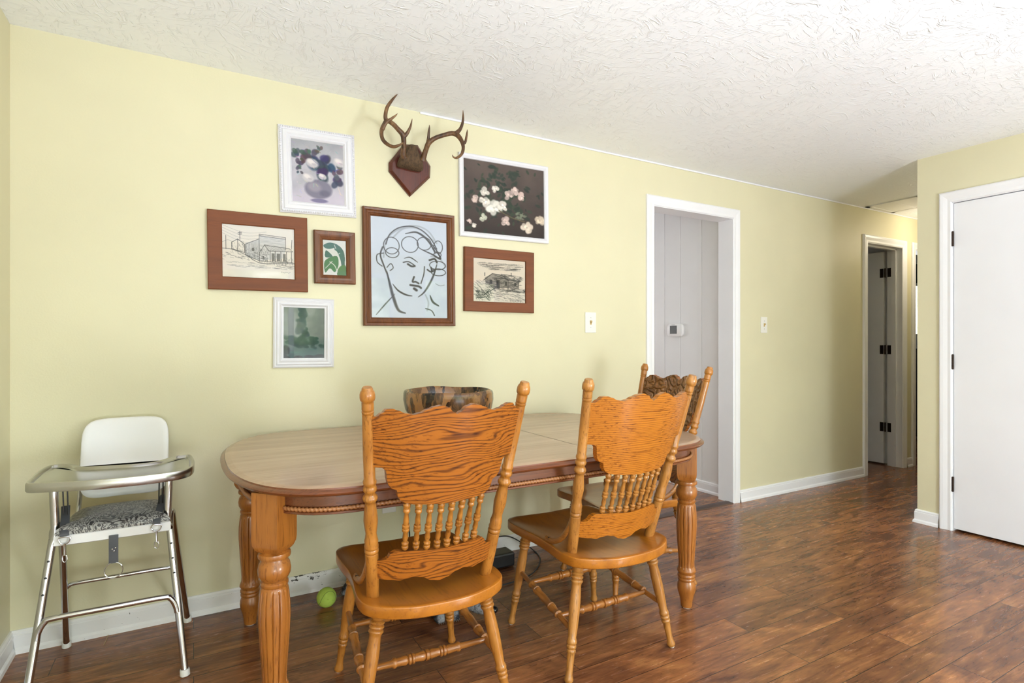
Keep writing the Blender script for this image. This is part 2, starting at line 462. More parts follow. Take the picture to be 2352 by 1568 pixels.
front = lambda a, z, h: (a, -h, z)
side = lambda a, z, h: (XR - h, a, z)
casing('trim_1', *MID, front); casing('trim_2', *D2, front); casing('trim_3', *D3, front)
casing('trim_4', *D1, side)
for i, (a, b, c) in enumerate((MID, D2, D3)):
    bm = bmesh.new()
    add_box(bm, a - .001, a + .003, -.006, .125, 0, c); add_box(bm, b - .003, b + .001, -.006, .125, 0, c); add_box(bm, a, b, -.006, .125, c - .003, c + .001)
    if i == 1:
        add_box(bm, b - .016, b - .003, .045, .082, 0, c); add_box(bm, a, b, .045, .082, c - .016, c)
    obj('trim_%d' % (5 + i), bm, M['white'], smooth=False, kind='structure')
bm = bmesh.new(); add_box(bm, XR - .004, XR + .125, D1[0] - .001, D1[0] + .003, 0, D1[2]); add_box(bm, XR - .004, XR + .125, D1[1] - .003, D1[1] + .001, 0, D1[2])
add_box(bm, XR - .004, XR + .125, D1[0], D1[1], D1[2] - .003, D1[2] + .001); add_box(bm, XR + .042, XR + .06, D1[0], D1[1], D1[2] - .02, D1[2])
obj('trim_8', bm, M['white'], smooth=False, kind='structure')
box_obj('trim_9', (1.02, XE, -.008, 0, ZC - .010, ZC), M['white'], kind='structure', bevel=.002)      # cove strip along the ceiling
bm = bmesh.new(); pr = [(-.012, 0), (-.006, .005), (.03, .007), (.06, .005), (.07, 0)]
ra = [bm.verts.new((MID[0] + .004, y, z)) for y, z in pr]; rb = [bm.verts.new((MID[1] - .004, y, z)) for y, z in pr]
for i in range(4): bm.faces.new((ra[i], ra[i + 1], rb[i + 1], rb[i]))
obj('trim_10', bm, mat('dark_threshold', (.05, .02, .012), .35), kind='structure')

# scuffed baseboards
m = mat('scuffed_baseboard_paint', (.80, .80, .80), .4); N_, L_, b_ = nodes(m)
v = coord(N_, L_, (1, 1, 1)); n1 = noise(N_, L_, v, 55, 3, .7); n2 = noise(N_, L_, v, 3.2, 2)
sx = N_.new('ShaderNodeSeparateXYZ'); tco = N_.new('ShaderNodeTexCoord'); L_.new(tco.outputs['Object'], sx.inputs[0])
zt = ramp(N_, [(.0, (0, 0, 0)), (.055, (.1, .1, .1)), (.070, (1, 1, 1)), (.078, (.5, .5, .5)), (.084, (1, 1, 1))]); L_.new(sx.outputs['Z'], zt.inputs[0])
xr_ = ramp(N_, [(.52, (0, 0, 0)), (.62, (1, 1, 1))]); L_.new(n2.outputs[0], xr_.inputs[0])
mu = N_.new('ShaderNodeMath'); mu.operation = 'MULTIPLY'; L_.new(zt.outputs[0], mu.inputs[0]); L_.new(xr_.outputs[0], mu.inputs[1])
ad = N_.new('ShaderNodeMath'); ad.operation = 'MULTIPLY_ADD'; ad.inputs[1].default_value = .16; L_.new(mu.outputs[0], ad.inputs[0]); L_.new(n1.outputs[0], ad.inputs[2])
rr = ramp(N_, [(.70, (.80, .80, .80)), (.725, (.06, .055, .05))]); L_.new(ad.outputs[0], rr.inputs[0]); L_.new(rr.outputs[0], b_.inputs['Base Color'])
M['scuffed'] = m
BP = [(0, .085), (.006, .085), (.0105, .078), (.0105, .07), (.0125, .068), (.0125, .022), (.019, .014), (.021, 0)]


def baseboard(name, path, m=None):
    """path: list of (point xy, outward xy) at each corner, outward already mitred"""
    bm = bmesh.new(); rows = [[bm.verts.new((p[0] + o[0] * h, p[1] + o[1] * h, z)) for h, z in BP] for p, o in path]
    for A, B in zip(rows, rows[1:]):
        for k in range(len(BP) - 1): bm.faces.new((A[k], A[k + 1], B[k + 1], B[k]))
    bm.faces.new(rows[0]); bm.faces.new(list(reversed(rows[-1])))
    return obj(name, bm, m or M['white'], smooth=False, kind='structure')


baseboard('baseboard_main', [((XL, 0), (1, -1)), ((MID[0] - .07, 0), (0, -1))], M['scuffed'])
baseboard('baseboard_left', [((XL, YR), (1, 0)), ((XL, 0), (1, -1))], M['scuffed'])
baseboard('baseboard_middle', [((MID[1] + .07, 0), (0, -1)), ((D2[0] - .07, 0), (0, -1))])
baseboard('baseboard_hall', [((D2[1] + .07, 0), (0, -1)), ((D3[0] - .07, 0), (0, -1))])
baseboard('baseboard_right', [((XR, D1[1] + .07), (-1, 0)), ((XR, HALL), (-1, 1)), ((XE, HALL), (0, 1))])
baseboard('baseboard_passage', [((3.5, .122), (-1, 0)), ((3.5, YF), (-1, 0))])


def hinge_bm(plates, pin):
    bm = bmesh.new()
    for p in plates: add_box(bm, *p)
    x, y, z0, z1 = pin
    add_lathe(bm, [(0, .0045), (.03, .007), (.33, .007), (.335, .0062), (.34, .007), (.66, .007), (.665, .0062), (.67, .007), (.97, .007), (1, .0045)], (x, y, z0), (x, y, z1), 12)
    return bm


d = box_obj('door_1', (XR + .004, XR + .04, D1[0] + .006, D1[1] - .006, .014, D1[2] - .007), M['door'], bevel=.0015, kind='structure')
for zc in (1.818, 1.052, .29):
    obj('hinge', hinge_bm([], (XR - .004, D1[1] - .003, zc - .047, zc + .047)), M['bronze'], d, label='dark bronze barrel hinge')
bm = bmesh.new(); add_lathe(bm, [(0, .026), (.1, .028), (.2, .012), (.45, .011), (.55, .02), (.8, .028), (.95, .022), (1, .01)], (XR + .004, D1[0] + .07, .95), (XR - .06, D1[0] + .07, .95), 20)
obj('door_knob', bm, M['bronze'], d, label='dark bronze door knob')
d = box_obj('door_2', (D2[1] - .004, D2[1] + .031, .158, .72, .014, D2[2] - .012), M['door'], bevel=.0015, kind='structure')
for zc in (1.844, 1.107, .365):
    obj('hinge', hinge_bm([(D2[1] - .007, D2[1] - .004, .158, .19, zc - .043, zc + .043), (D2[1] - .006, D2[1] - .003, .092, .122, zc - .043, zc + .043)],
                          (D2[1] - .008, .142, zc - .045, zc + .045)), M['bronze'], d, label='dark bronze hinge with both leaves showing')

# windows behind the camera and in the far bedroom
def window(name, axis, a0, a1, z0, z1, t, cols, rows):
    bm = bmesh.new(); w = .05
    def bar(p, q, r, s):
        if axis == 'x': add_box(bm, p, q, t - .07, t - .02, r, s)
        else: add_box(bm, t + .02, t + .07, p, q, r, s)
    bar(a0, a0 + w, z0, z1); bar(a1 - w, a1, z0, z1); bar(a0, a1, z0, z0 + w); bar(a0, a1, z1 - w, z1)
    for i in range(1, cols): c = a0 + (a1 - a0) * i / cols; bar(c - .03, c + .03, z0, z1)
    for i in range(1, rows): c = z0 + (z1 - z0) * i / rows; bar(a0, a1, c - .02, c + .02)
    f = obj(name, bm, M['white'], smooth=False, kind='structure')
    g = box_obj('pane', (a0, a1, t - .047, t - .043, z0, z1) if axis == 'x' else (t + .043, t + .047, a0, a1, z0, z1), M['glass'], f)
    return f


window('window_1', 'x', *PAT, YR, 2, 1); window('window_2', 'x', *WIN, YR, 2, 1)
window('window_3', 'y', .45, 1.55, 1.24, 1.95, XE, 1, 1)

# bedroom things glimpsed through the last doorway
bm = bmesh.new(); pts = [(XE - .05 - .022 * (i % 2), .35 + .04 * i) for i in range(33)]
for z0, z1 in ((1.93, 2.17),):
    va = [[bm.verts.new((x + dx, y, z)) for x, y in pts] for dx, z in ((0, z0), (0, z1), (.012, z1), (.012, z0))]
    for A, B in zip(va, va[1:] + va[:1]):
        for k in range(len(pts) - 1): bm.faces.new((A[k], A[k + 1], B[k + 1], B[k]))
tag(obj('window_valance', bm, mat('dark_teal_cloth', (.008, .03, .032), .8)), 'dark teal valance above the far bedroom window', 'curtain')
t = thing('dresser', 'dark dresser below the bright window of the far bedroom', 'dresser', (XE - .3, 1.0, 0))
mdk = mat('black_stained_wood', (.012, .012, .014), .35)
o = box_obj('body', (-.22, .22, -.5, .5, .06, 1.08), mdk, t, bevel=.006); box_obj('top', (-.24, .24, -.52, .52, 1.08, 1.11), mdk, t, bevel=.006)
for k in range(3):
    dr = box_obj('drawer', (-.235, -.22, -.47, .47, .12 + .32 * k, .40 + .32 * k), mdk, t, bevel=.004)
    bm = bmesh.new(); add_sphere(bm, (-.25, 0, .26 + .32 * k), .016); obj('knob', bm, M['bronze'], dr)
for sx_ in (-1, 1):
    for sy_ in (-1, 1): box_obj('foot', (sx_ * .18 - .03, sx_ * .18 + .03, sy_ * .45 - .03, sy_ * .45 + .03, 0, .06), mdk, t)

# hall ceiling: access panel and lamp
t = thing('ceiling_hatch', 'white attic access panel framed in the hallway ceiling', 'hatch', (5.32, -.22, ZC))
box_obj('panel', (-.16, .2, -.2, .16, -.006, 0), M['white'], t)
bm = bmesh.new()
for b in ((-.2, -.16, -.24, .2, -.008, 0), (.2, .24, -.24, .2, -.008, 0), (-.2, .24, -.24, -.2, -.008, 0), (-.2, .24, .16, .2, -.008, 0), (-.16, .2, -.02, 0, -.008, 0)): add_box(bm, *b)
obj('border', bm, M['white'], t, smooth=False, bevel=.002)
t = thing('ceiling_lamp', 'small frosted ceiling lamp in the hallway', 'lamp', (5.95, -.45, ZC))
bm = bmesh.new(); add_lathe(bm, [(0, .07), (.4, .075), (1, .06)], (0, 0, 0), (0, 0, -.03), 24); obj('lamp_base', bm, M['bronze'], t)
mg_ = mat('frosted_lamp_glass', (.9, .85, .7), .4); N_, L_, b_ = nodes(mg_); b_.inputs['Emission Color'].default_value = (1, .8, .5, 1); b_.inputs['Emission Strength'].default_value = 4
bm = bmesh.new(); add_lathe(bm, [(0, .06), (.2, .085), (.5, .095), (.8, .07), (.95, .03), (1, .004)], (0, 0, -.03), (0, 0, -.13), 24); obj('lamp_shade', bm, mg_, t)
point('hall_lamp_light', (5.85, -.42, 2.16), 6, .06, (1, .87, .66))


# ------------------------------------------------------------------ wall plates, thermostat, outlet
def switch_plate(name, x0, x1, z0, z1, label, double=False):
    x, z = (x0 + x1) / 2, (z0 + z1) / 2; w, h = (x1 - x0) / 2, (z1 - z0) / 2
    t = thing(name, label, 'switch', (x, 0, z), group='wall switches')
    box_obj('plate', (-w, w, -.006, 0, -h, h), M['plate'], t, bevel=.0025)
    bm = bmesh.new(); add_box(bm, -.006, .006, -.0065, -.005, -.013, .013); obj('slot', bm, M['brass'], t, smooth=False)
    bm = bmesh.new(); v = add_box(bm, -.0045, .0045, -.018, -.006, -.004, .006)
    for q in v:
        if q.co.y < -.01: q.co.z += .006; q.co.x *= .8
    obj('toggle', bm, M['brass'], t, smooth=False, bevel=.001, label='small ivory toggle')
    for s in (-1, 1):
        bm = bmesh.new(); add_lathe(bm, [(0, .0032), (.7, .003), (1, .0015)], (0, -.006, s * .03), (0, -.0075, s * .03), 12); obj('screw', bm, M['screw'], t)


switch_plate('light_switch', 2.084, 2.167, 1.232, 1.358, 'cream wall switch left of the middle doorway')
switch_plate('light_switch', 3.738, 3.812, 1.247, 1.368, 'cream wall switch on the wall right of the middle doorway')

th = thing('thermostat', 'white wall thermostat with grey screen on the panelled passage wall', 'thermostat', (3.5, .618, 1.278))
bm = bmesh.new(); pts = [(math.copysign(abs(math.cos(a)) ** .45, math.cos(a)) * .083, math.copysign(abs(math.sin(a)) ** .45, math.sin(a)) * .056) for a in [2 * PI * k / 48 for k in range(48)]]
add_rings(bm, [[Vector((-d, y * s, z * s)) for y, z in pts] for d, s in ((0, .97), (.004, 1.0), (.02, 1.0), (.026, .97), (.028, .92))])
obj('housing', bm, M['pwhite'], th)
box_obj('screen', (-.0295, -.027, -.028, .048, -.031, .036), mat('grey_lcd', (.07, .075, .075), .25), th, bevel=.001, label='dark grey screen')
box_obj('marking', (-.0288, -.0275, -.006, .030, .041, .0445), mat('grey_print', (.3, .3, .31), .5), th)

ot = thing('wall_outlet', 'white wall outlet under the dining table', 'outlet', (.857, 0, .372))
box_obj('plate', (-.036, .036, -.006, 0, -.058, .058), M['pwhite'], ot, bevel=.0025)
for s in (-1, 1):
    bm = bmesh.new(); add_box(bm, -.017, .017, -.008, -.005, s * .024 - .014, s * .024 + .014); q = obj('receptacle', bm, M['pwhite'], ot, smooth=False, bevel=.003)
    bm = bmesh.new()
    for dx in (-.007, .005): add_box(bm, dx, dx + .002, -.0085, -.0075, s * .024 - .004, s * .024 + .005)
    obj('slots', bm, M['black'], q, smooth=False)
pc = thing('power_cable', 'thin black power cord hanging from the outlet to the floor', 'cord', (.90, -.03, 0))
def off(o, root):
    o.location = -root.location; return o
bm = bmesh.new(); add_box(bm, .845, .875, -.04, -.0085, .383, .408)
off(obj('plug', bm, M['black'], pc, smooth=False, bevel=.005), pc)
bm = bmesh.new()
add_tube(bm, smooth_path([(.86, -.04, .395), (.875, -.06, .385), (.91, -.055, .36), (.935, -.045, .3), (.95, -.04, .22), (.955, -.04, .10), (.97, -.05, .02), (1.06, -.07, .006), (1.2, -.09, .006), (1.34, -.12, .02)], 8), .0035, 8)
off(obj('cable', bm, M['cable'], pc), pc)
ab = thing('power_adapter', 'small black box on the floor by the baseboard, under the right chair', 'adapter', (1.40, -.17, 0))
box_obj('case', (-.075, .065, -.05, .05, .002, .075), M['black'], ab, bevel=.01)
bm = bmesh.new(); add_lathe(bm, [(0, .007), (.6, .006), (1, .0035)], (-.02, .05, .05), (-.02, .07, .055), 10); obj('strain_relief', bm, M['cable'], ab)
lc = thing('loose_cable', 'thin black cable looping over the baseboard and across the floor beneath the chairs', 'cable', (1.40, -.09, 0))
bm = bmesh.new(); add_tube(bm, smooth_path([(1.38, -.098, .055), (1.40, -.06, .085), (1.44, -.045, .10), (1.52, -.045, .095), (1.60, -.05, .05), (1.66, -.08, .006), (1.62, -.22, .006), (1.48, -.36, .006), (1.30, -.40, .006), (1.12, -.38, .006), (1.02, -.30, .006)], 10), .0032, 8)
off(obj('cable', bm, M['cable'], lc), lc)

# ------------------------------------------------------------------ framed pictures
mi = bpy.data.materials.new('printed_ink'); mi.use_nodes = True; N_, L_, b_ = nodes(mi)
at = N_.new('ShaderNodeAttribute'); at.attribute_name = 'ink'; L_.new(at.outputs['Color'], b_.inputs['Base Color'])
b_.inputs['Roughness'].default_value = .6; b_.inputs['Specular IOR Level'].default_value = .3
M['ink'] = mi
rng = np.random.default_rng(3)


class Canvas:
    """a small painted sheet: colours per grid point, u to the right and v down, both 0..1"""
    def __init__(s, w, h, col):
        s.w, s.h = w, h; s.a = np.ones((h, w, 3)) * np.array(col) / 255.0
        s.U, s.V = np.meshgrid(np.linspace(0, 1, w), np.linspace(0, 1, h)); s.asp = h / w

    def fbm(s, f, seed=0, oct=4, sy=1.0):
        o = np.zeros_like(s.U); amp = 1; tot = 0; r = np.random.default_rng(seed)
        for k in range(oct):
            n = int(f * 2 ** k) + 2; m_ = max(2, int(f * s.asp * sy * 2 ** k) + 2); g = r.random((m_ + 1, n + 1))
            x = s.U * (n - 1); y = s.V * (m_ - 1); i = x.astype(int); j = y.astype(int); fx = x - i; fy = y - j
            fx = fx * fx * (3 - 2 * fx); fy = fy * fy * (3 - 2 * fy)
            o += amp * ((g[j, i] * (1 - fx) + g[j, i + 1] * fx) * (1 - fy) + (g[j + 1, i] * (1 - fx) + g[j + 1, i + 1] * fx) * fy); tot += amp; amp *= .55
        return o / tot

    def mix(s, mask, col, k=1.0):
        m_ = np.clip(mask * k, 0, 1)[..., None]; s.a = s.a * (1 - m_) + np.array(col) / 255.0 * m_

    def blob(s, u, v, r, col, sq=1.0, rot=0, soft=.25, k=1.0, rough=0, seed=0):
        x = s.U - u; y = (s.V - v) * s.asp; c, d = math.cos(rot), math.sin(rot); x, y = c * x + d * y, -d * x + c * y
        q = np.sqrt(x * x + (y / sq) ** 2) / r
        if rough: q = q + rough * (s.fbm(12, seed, 3) - .5)
        s.mix(np.clip((1 - q) / soft, 0, 1), col, k)

    def poly(s, pts, col, k=1.0):
        P = [(p[0], p[1]) for p in pts]; ins = np.zeros_like(s.U, bool)
        for (x0, y0), (x1, y1) in zip(P, P[1:] + P[:1]):
            if y0 == y1: continue
            ins ^= ((s.V > min(y0, y1)) & (s.V <= max(y0, y1)) & (s.U < x0 + (s.V - y0) * (x1 - x0) / (y1 - y0)))
        s.mix(ins * 1.0, col, k)

    def line(s, pts, wd, col=(25, 24, 26), k=1.0, sm=True, taper=False):
        P = [(p[0], p[1]) for p in pts]
        if sm and len(P) > 2: P = [(q.x, q.y) for q in smooth_path([(a, b, 0) for a, b in P], 6)]
        d = np.full_like(s.U, 9.0); n = len(P) - 1
        for i, ((x0, y0), (x1, y1)) in enumerate(zip(P, P[1:])):
            w2 = wd * (1 - abs(2 * i / max(1, n) - 1) ** 2 * .7) if taper else wd
            a0 = max(0, int((min(x0, x1) - 3 * wd) * s.w)); a1 = min(s.w, int((max(x0, x1) + 3 * wd) * s.w) + 3)
            b0 = max(0, int((min(y0, y1) - 3 * wd / s.asp) * s.h)); b1 = min(s.h, int((max(y0, y1) + 3 * wd / s.asp) * s.h) + 3)
            if a1 <= a0 or b1 <= b0: continue
            x = s.U[b0:b1, a0:a1]; y = s.V[b0:b1, a0:a1] * s.asp; dx, dy = x1 - x0, (y1 - y0) * s.asp
            t = np.clip(((x - x0) * dx + (y - y0 * s.asp) * dy) / (dx * dx + dy * dy + 1e-12), 0, 1)
            e_ = np.hypot(x - x0 - t * dx, y - y0 * s.asp - t * dy) / w2
            d[b0:b1, a0:a1] = np.minimum(d[b0:b1, a0:a1], e_)
        s.mix(np.clip(1.5 - d, 0, 1), col, k)

    def sheet(s, name, W_, H_, parent, y, label=None):
        w, h = s.w, s.h
        co = np.stack([(s.U - .5) * W_, np.full_like(s.U, y), (.5 - s.V) * H_], -1).reshape(-1, 3)
        idx = np.arange(w * h).reshape(h, w); F = np.stack([idx[:-1, :-1], idx[1:, :-1], idx[1:, 1:], idx[:-1, 1:]], -1).reshape(-1, 4)
        me = bpy.data.meshes.new(name); me.vertices.add(w * h); me.vertices.foreach_set('co', co.ravel())
        me.loops.add(F.size); me.loops.foreach_set('vertex_index', F.ravel()); me.polygons.add(len(F))
        me.polygons.foreach_set('loop_start', np.arange(0, F.size, 4)); me.update(calc_edges=True)
        c = np.clip(s.a, 0, 1); lin = np.where(c <= .04045, c / 12.92, ((c + .055) / 1.055) ** 2.4)
        at_ = me.color_attributes.new('ink', 'FLOAT_COLOR', 'POINT')
        at_.data.foreach_set('color', np.concatenate([lin.reshape(-1, 3), np.ones((w * h, 1))], 1).astype(np.float32).ravel())
        me.materials.append(M['ink']); o = bpy.data.objects.new(name, me); C.objects.link(o); o.parent = parent
        if label: o['label'] = label
        return o


def picture(label, quad, profile, m, canvas, art, mat_w=None, bead=False, glass=True):
    """quad: (x, z) of the outer corners TL, TR, BR, BL; profile: [(inset from outer edge, height off wall)]"""
    tl, tr, br_, bl = [Vector(q) for q in quad]
    w = ((tr - tl).length + (br_ - bl).length) / 2; h = ((tl - bl).length + (tr - br_).length) / 2
    c = (tl + tr + br_ + bl) / 4; ang = math.atan2((tr - tl).y + (br_ - bl).y, 2 * w) * .6
    t = thing('picture_frame', label, 'picture', (c.x, 0, c.y), group='framed pictures on the yellow wall'); t.rotation_euler = (0, -ang, 0)
    bm = bmesh.new(); rows = []
    for d, y in profile:
        rows.append([bm.verts.new((sx * (w / 2 - d), -y, sz * (h / 2 - d))) for sx, sz in ((-1, 1), (1, 1), (1, -1), (-1, -1))])
    for A, B in zip(rows, rows[1:]):
        for k in range(4): bm.faces.new((A[k], A[(k + 1) % 4], B[(k + 1) % 4], B[k]))
    fr = obj('moulding', bm, m, t, smooth=False)
    if bead:
        bm = bmesh.new(); d = .008; nx = int(w / .0105); nz = int(h / .0105)
        P = [(-w / 2 + d + (w - 2 * d) * (i + .5) / nx, s * (h / 2 - d)) for s in (-1, 1) for i in range(nx)] + [(s * (w / 2 - d), -h / 2 + d + (h - 2 * d) * (i + .5) / nz) for s in (-1, 1) for i in range(nz)]
        for x, z in P: add_sphere(bm, (x, -profile[2][1], z), .0046, 8, 6)
        obj('beading', bm, m, fr)
    ins = profile[-1][0]; y = profile[-1][1]
    canvas.sheet('print', w - 2 * ins + .004, h - 2 * ins + .004, t, -y - .0005, art)
    if glass: box_obj('glass', (-w / 2 + ins, w / 2 - ins, -y - .0035, -y - .0025, -h / 2 + ins, h / 2 - ins), M['glass'], t)
    return t


def hatch(c, u0, u1, v0, v1, n, ang, wd, seed, col=(40, 38, 38), k=.7, ln=.05):
    r = np.random.default_rng(seed)
    for _ in range(n):
        u = r.uniform(u0, u1); v = r.uniform(v0, v1); l = ln * r.uniform(.4, 1.2)
        c.line([(u, v), (u + l * math.cos(ang), v + l * math.sin(ang))], wd, col, k * r.uniform(.5, 1), sm=False)


INK = (38, 36, 38)
# pen drawing of a wooden street of false-front buildings
c = Canvas(280, 200, (236, 226, 212)); c.mix(np.clip((.35 - c.U) * 1.5, 0, 1) * np.clip(c.V * 1.2, 0, 1), (240, 205, 178), .6); c.mix(c.fbm(5, 2), (226, 222, 214), .5)
W1 = .0028
for i in range(4): c.line([(0, .02 + .05 * i), (.3, .14 + .06 * i), (.6, .10 + .05 * i)], .0016, INK, .4)
c.poly([(.50, .17), (.86, .20), (.86, .58), (.50, .66)], (214, 210, 206)); c.poly([(.31, .34), (.50, .24), (.50, .66), (.31, .58)], (206, 203, 200))
for a, b in (((.50, .15), (.87, .18)), ((.50, .15), (.50, .68)), ((.87, .18), (.87, .42)), ((.50, .18), (.87, .21)), ((.31, .36), (.50, .24)), ((.31, .36), (.31, .56)), ((.31, .56), (.50, .66)), ((.52, .47), (.57, .35)), ((.57, .35), (.92, .39)), ((.57, .35), (.63, .46)), ((.63, .46), (.97, .45)), ((.92, .39), (.97, .45)), ((.50, .66), (.64, .67)), ((.64, .67), (.97, .66))):
    c.line([a, b], W1 * 1.2, INK, .9, sm=False)
for i in range(11): c.line([(.51, .20 + .027 * i), (.87, .225 + .02 * i)], .0013, INK, .45, sm=False)
for i in range(9): c.line([(.33 + .02 * i, .36 - .0115 * i), (.33 + .02 * i, .575 + .009 * i)], .0015, INK, .5, sm=False)
for i in range(14): c.line([(.585 + .024 * i, .355 + .0028 * i), (.64 + .024 * i, .455)], .0016, INK, .6, sm=False)
for x in (.65, .72, .80, .88, .95): c.line([(x, .46), (x, .66)], .004, INK, .9, sm=False)
for x0, x1 in ((.67, .71), (.74, .79), (.83, .87)): c.poly([(x0, .50), (x1, .50), (x1, .65), (x0, .65)], (70, 66, 64), .7)
c.poly([(.40, .42), (.43, .41), (.43, .48), (.40, .48)], (80, 76, 74), .8)
for a, b in (((.13, .34), (.21, .27)), ((.21, .27), (.30, .36)), ((.13, .34), (.13, .46)), ((.21, .28), (.21, .47)), ((.30, .36), (.30, .52)), ((.13, .46), (.30, .52)), ((.24, .12), (.24, .28)), ((.215, .15), (.265, .14)), ((.215, .18), (.265, .17)), ((.055, .22), (.055, .47)), ((.96, .22), (.95, .40))): c.line([a, b], W1 * 1.3, INK, .9, sm=False)
c.line([(.0, .35), (.08, .30), (.14, .33)], .002, INK, .5); c.line([(.0, .46), (.13, .47), (.3, .55), (.5, .70), (.7, .70), (.99, .68)], .004, INK, .7)
hatch(c, .31, .50, .34, .60, 60, 1.4, .0015, 1); hatch(c, .5, .62, .42, .66, 70, 1.5, .0018, 2); hatch(c, .0, .6, .50, .66, 70, .25, .002, 3); hatch(c, .05, .95, .68, .80, 80, .05, .0018, 4, ln=.09, k=.5); hatch(c, .6, .97, .55, .70, 60, 1.5, .002, 9); hatch(c, .13, .3, .30, .5, 40, 1.3, .0018, 5)
for i in range(7): c.line([(.80 + .02 * i, .862 + .004 * (i % 2)), (.812 + .02 * i, .85 + .012 * (i % 3))], .0022, INK, .8, sm=False)
FLAT = [(0, 0), (0, .018), (.003, .021), (.054, .019), (.057, .016), (.057, .008)]
picture('brown framed pen drawing of old wooden storefronts, far left of the group', [(.053, 1.742), (.464, 1.754), (.462, 1.405), (.051, 1.401)], FLAT, M['frame_brown'], c, 'pen drawing of wooden storefronts')

# flowers in a round vase
c = Canvas(170, 210, (150, 150, 158)); c.mix(c.fbm(4, 3), (196, 192, 202), .9); c.mix(np.clip((c.V - .68) * 4, 0, 1), (188, 180, 196), .8); c.mix(np.clip((.3 - c.V) * 3, 0, 1), (135, 140, 142), .6)
r = np.random.default_rng(5)
for (u, v, q, cl) in ((.52, .42, .24, (52, 52, 78)), (.68, .48, .22, (48, 48, 76)), (.62, .30, .17, (62, 62, 84)), (.34, .30, .14, (70, 72, 78)), (.18, .34, .12, (66, 68, 74)), (.80, .62, .16, (60, 58, 88)), (.12, .22, .12, (72, 80, 78)), (.54, .10, .07, (84, 88, 84)), (.86, .44, .12, (78, 80, 92)), (.30, .18, .09, (82, 88, 84)), (.45, .18, .11, (76, 80, 82)), (.16, .48, .08, (70, 72, 80))):
    for i in range(5): c.blob(u + r.normal(0, q * .4), v + r.normal(0, q * .3), q * r.uniform(.4, .8), tuple(x + r.integers(-14, 14) for x in cl), .75, r.uniform(0, 3), .35, .85)
c.blob(.50, .77, .29, (120, 117, 134), .72, 0, .18, 1); c.blob(.42, .74, .17, (150, 144, 156), .7, .2, .5, .8); c.blob(.62, .83, .14, (98, 96, 116), .6, 0, .5, .7); c.blob(.51, .955, .19, (110, 104, 136), .25, 0, .3, .9)
for (u, v, q) in ((.39, .36, .145), (.58, .56, .095), (.31, .60, .13), (.92, .30, .14)):
    c.blob(u, v, q, (186, 182, 186), .72, .3, .3, .95); c.blob(u - .02, v - .02, q * .7, (214, 208, 206), .6, .5, .5, .9); c.blob(u + .03, v + .015, q * .4, (170, 164, 172), .5, .2, .6, .8)
for i in range(60): u, v = r.random(2); c.line([(u, v), (u + r.normal(0, .05), v + r.normal(0, .03))], .006, tuple(int(x) for x in np.clip(c.a[int(v * 209), int(u * 169)] * 255 + r.normal(0, 22, 3), 0, 255)), .6, sm=False)
RIDGE = [(0, 0), (0, .012), (.008, .017), (.015, .014), (.020, .020), (.034, .022), (.042, .016), (.048, .018), (.054, .012), (.056, .008)]
picture('white beaded frame with a painting of flowers in a round vase, top left', [(.341, 2.165), (.687, 2.181), (.683, 1.781), (.337, 1.766)], RIDGE, M['frame_white'], c, 'muted painting of flowers in a vase', bead=True, glass=False)

# green cut-paper shapes
c = Canvas(110, 150, (214, 214, 206)); G = (44, 96, 84)
for pts, cl in (([(.05, .16), (.3, .08), (.62, .12), (.55, .2), (.3, .26), (.12, .24)], G), ([(.55, .12), (.78, .2), (.92, .4), (.9, .8), (.8, .92), (.76, .6), (.62, .34), (.5, .26)], G),
                ([(.1, .46), (.16, .3), (.42, .46), (.2, .5)], G), ([(.08, .62), (.36, .48), (.62, .46), (.66, .7), (.5, .9), (.3, .8), (.1, .92)], (52, 112, 62)), ([(.7, .75), (.95, .7), (.98, .98), (.6, .98)], (66, 116, 58))):
    c.poly([(q.x, q.y) for q in closed_path([(a, b, 0) for a, b in pts], 5)], cl)
c.line([(.5, .14), (.56, .24)], .012, (214, 214, 206)); c.line([(.6, .42), (.72, .36)], .012, (214, 214, 206)); c.line([(.3, .62), (.5, .72), (.6, .9)], .016, (214, 214, 206)); c.line([(.12, .8), (.4, .6)], .012, (214, 214, 206))
OAKF = [(0, 0), (0, .020), (.004, .023), (.018, .021), (.026, .022), (.038, .016), (.042, .012), (.042, .007)]
picture('small oak frame with green cut-out shapes on cream paper', [(.493, 1.698), (.685, 1.705), (.683, 1.453), (.491, 1.449)], OAKF, M['frame_oak'], c, 'cream sheet with green cut-out shapes')

# tall tree over water
c = Canvas(130, 170, (146, 158, 150)); c.mix(c.fbm(5, 8), (176, 180, 170), .8); c.mix(np.clip((c.V - .55) * 2.2, 0, 1), (52, 104, 100), .9)
r = np.random.default_rng(8)
for i in range(90):
    v = r.uniform(.02, .78); wd = .05 + .15 * v ** 1.5 + (.12 if v > .58 else 0); u = .45 + r.normal(0, wd * .6)
    c.blob(u, v, r.uniform(.04, .10), (30 + r.integers(0, 14), 66 + r.integers(0, 22), 66 + r.integers(0, 18)), .8, r.uniform(0, 3), .4, .85)
for i in range(40): c.blob(r.uniform(.1, .95), r.uniform(.58, .8), r.uniform(.05, .11), (28, 72 + r.integers(0, 16), 68), .7, 0, .4, .85)
c.blob(.3, .88, .25, (84, 150, 134), .12, 0, .8, .8); c.blob(.7, .82, .2, (60, 120, 110), .15, 0, .8, .7)
for u, q in ((.04, .13), (.36, .12), (.62, .14), (.88, .17)): c.blob(u, .99, q, (16, 24, 26), .6, 0, .1, 1)
c.blob(.06, .84, .12, (20, 30, 30), 1.2, 0, .3, .9)
c.a *= .74
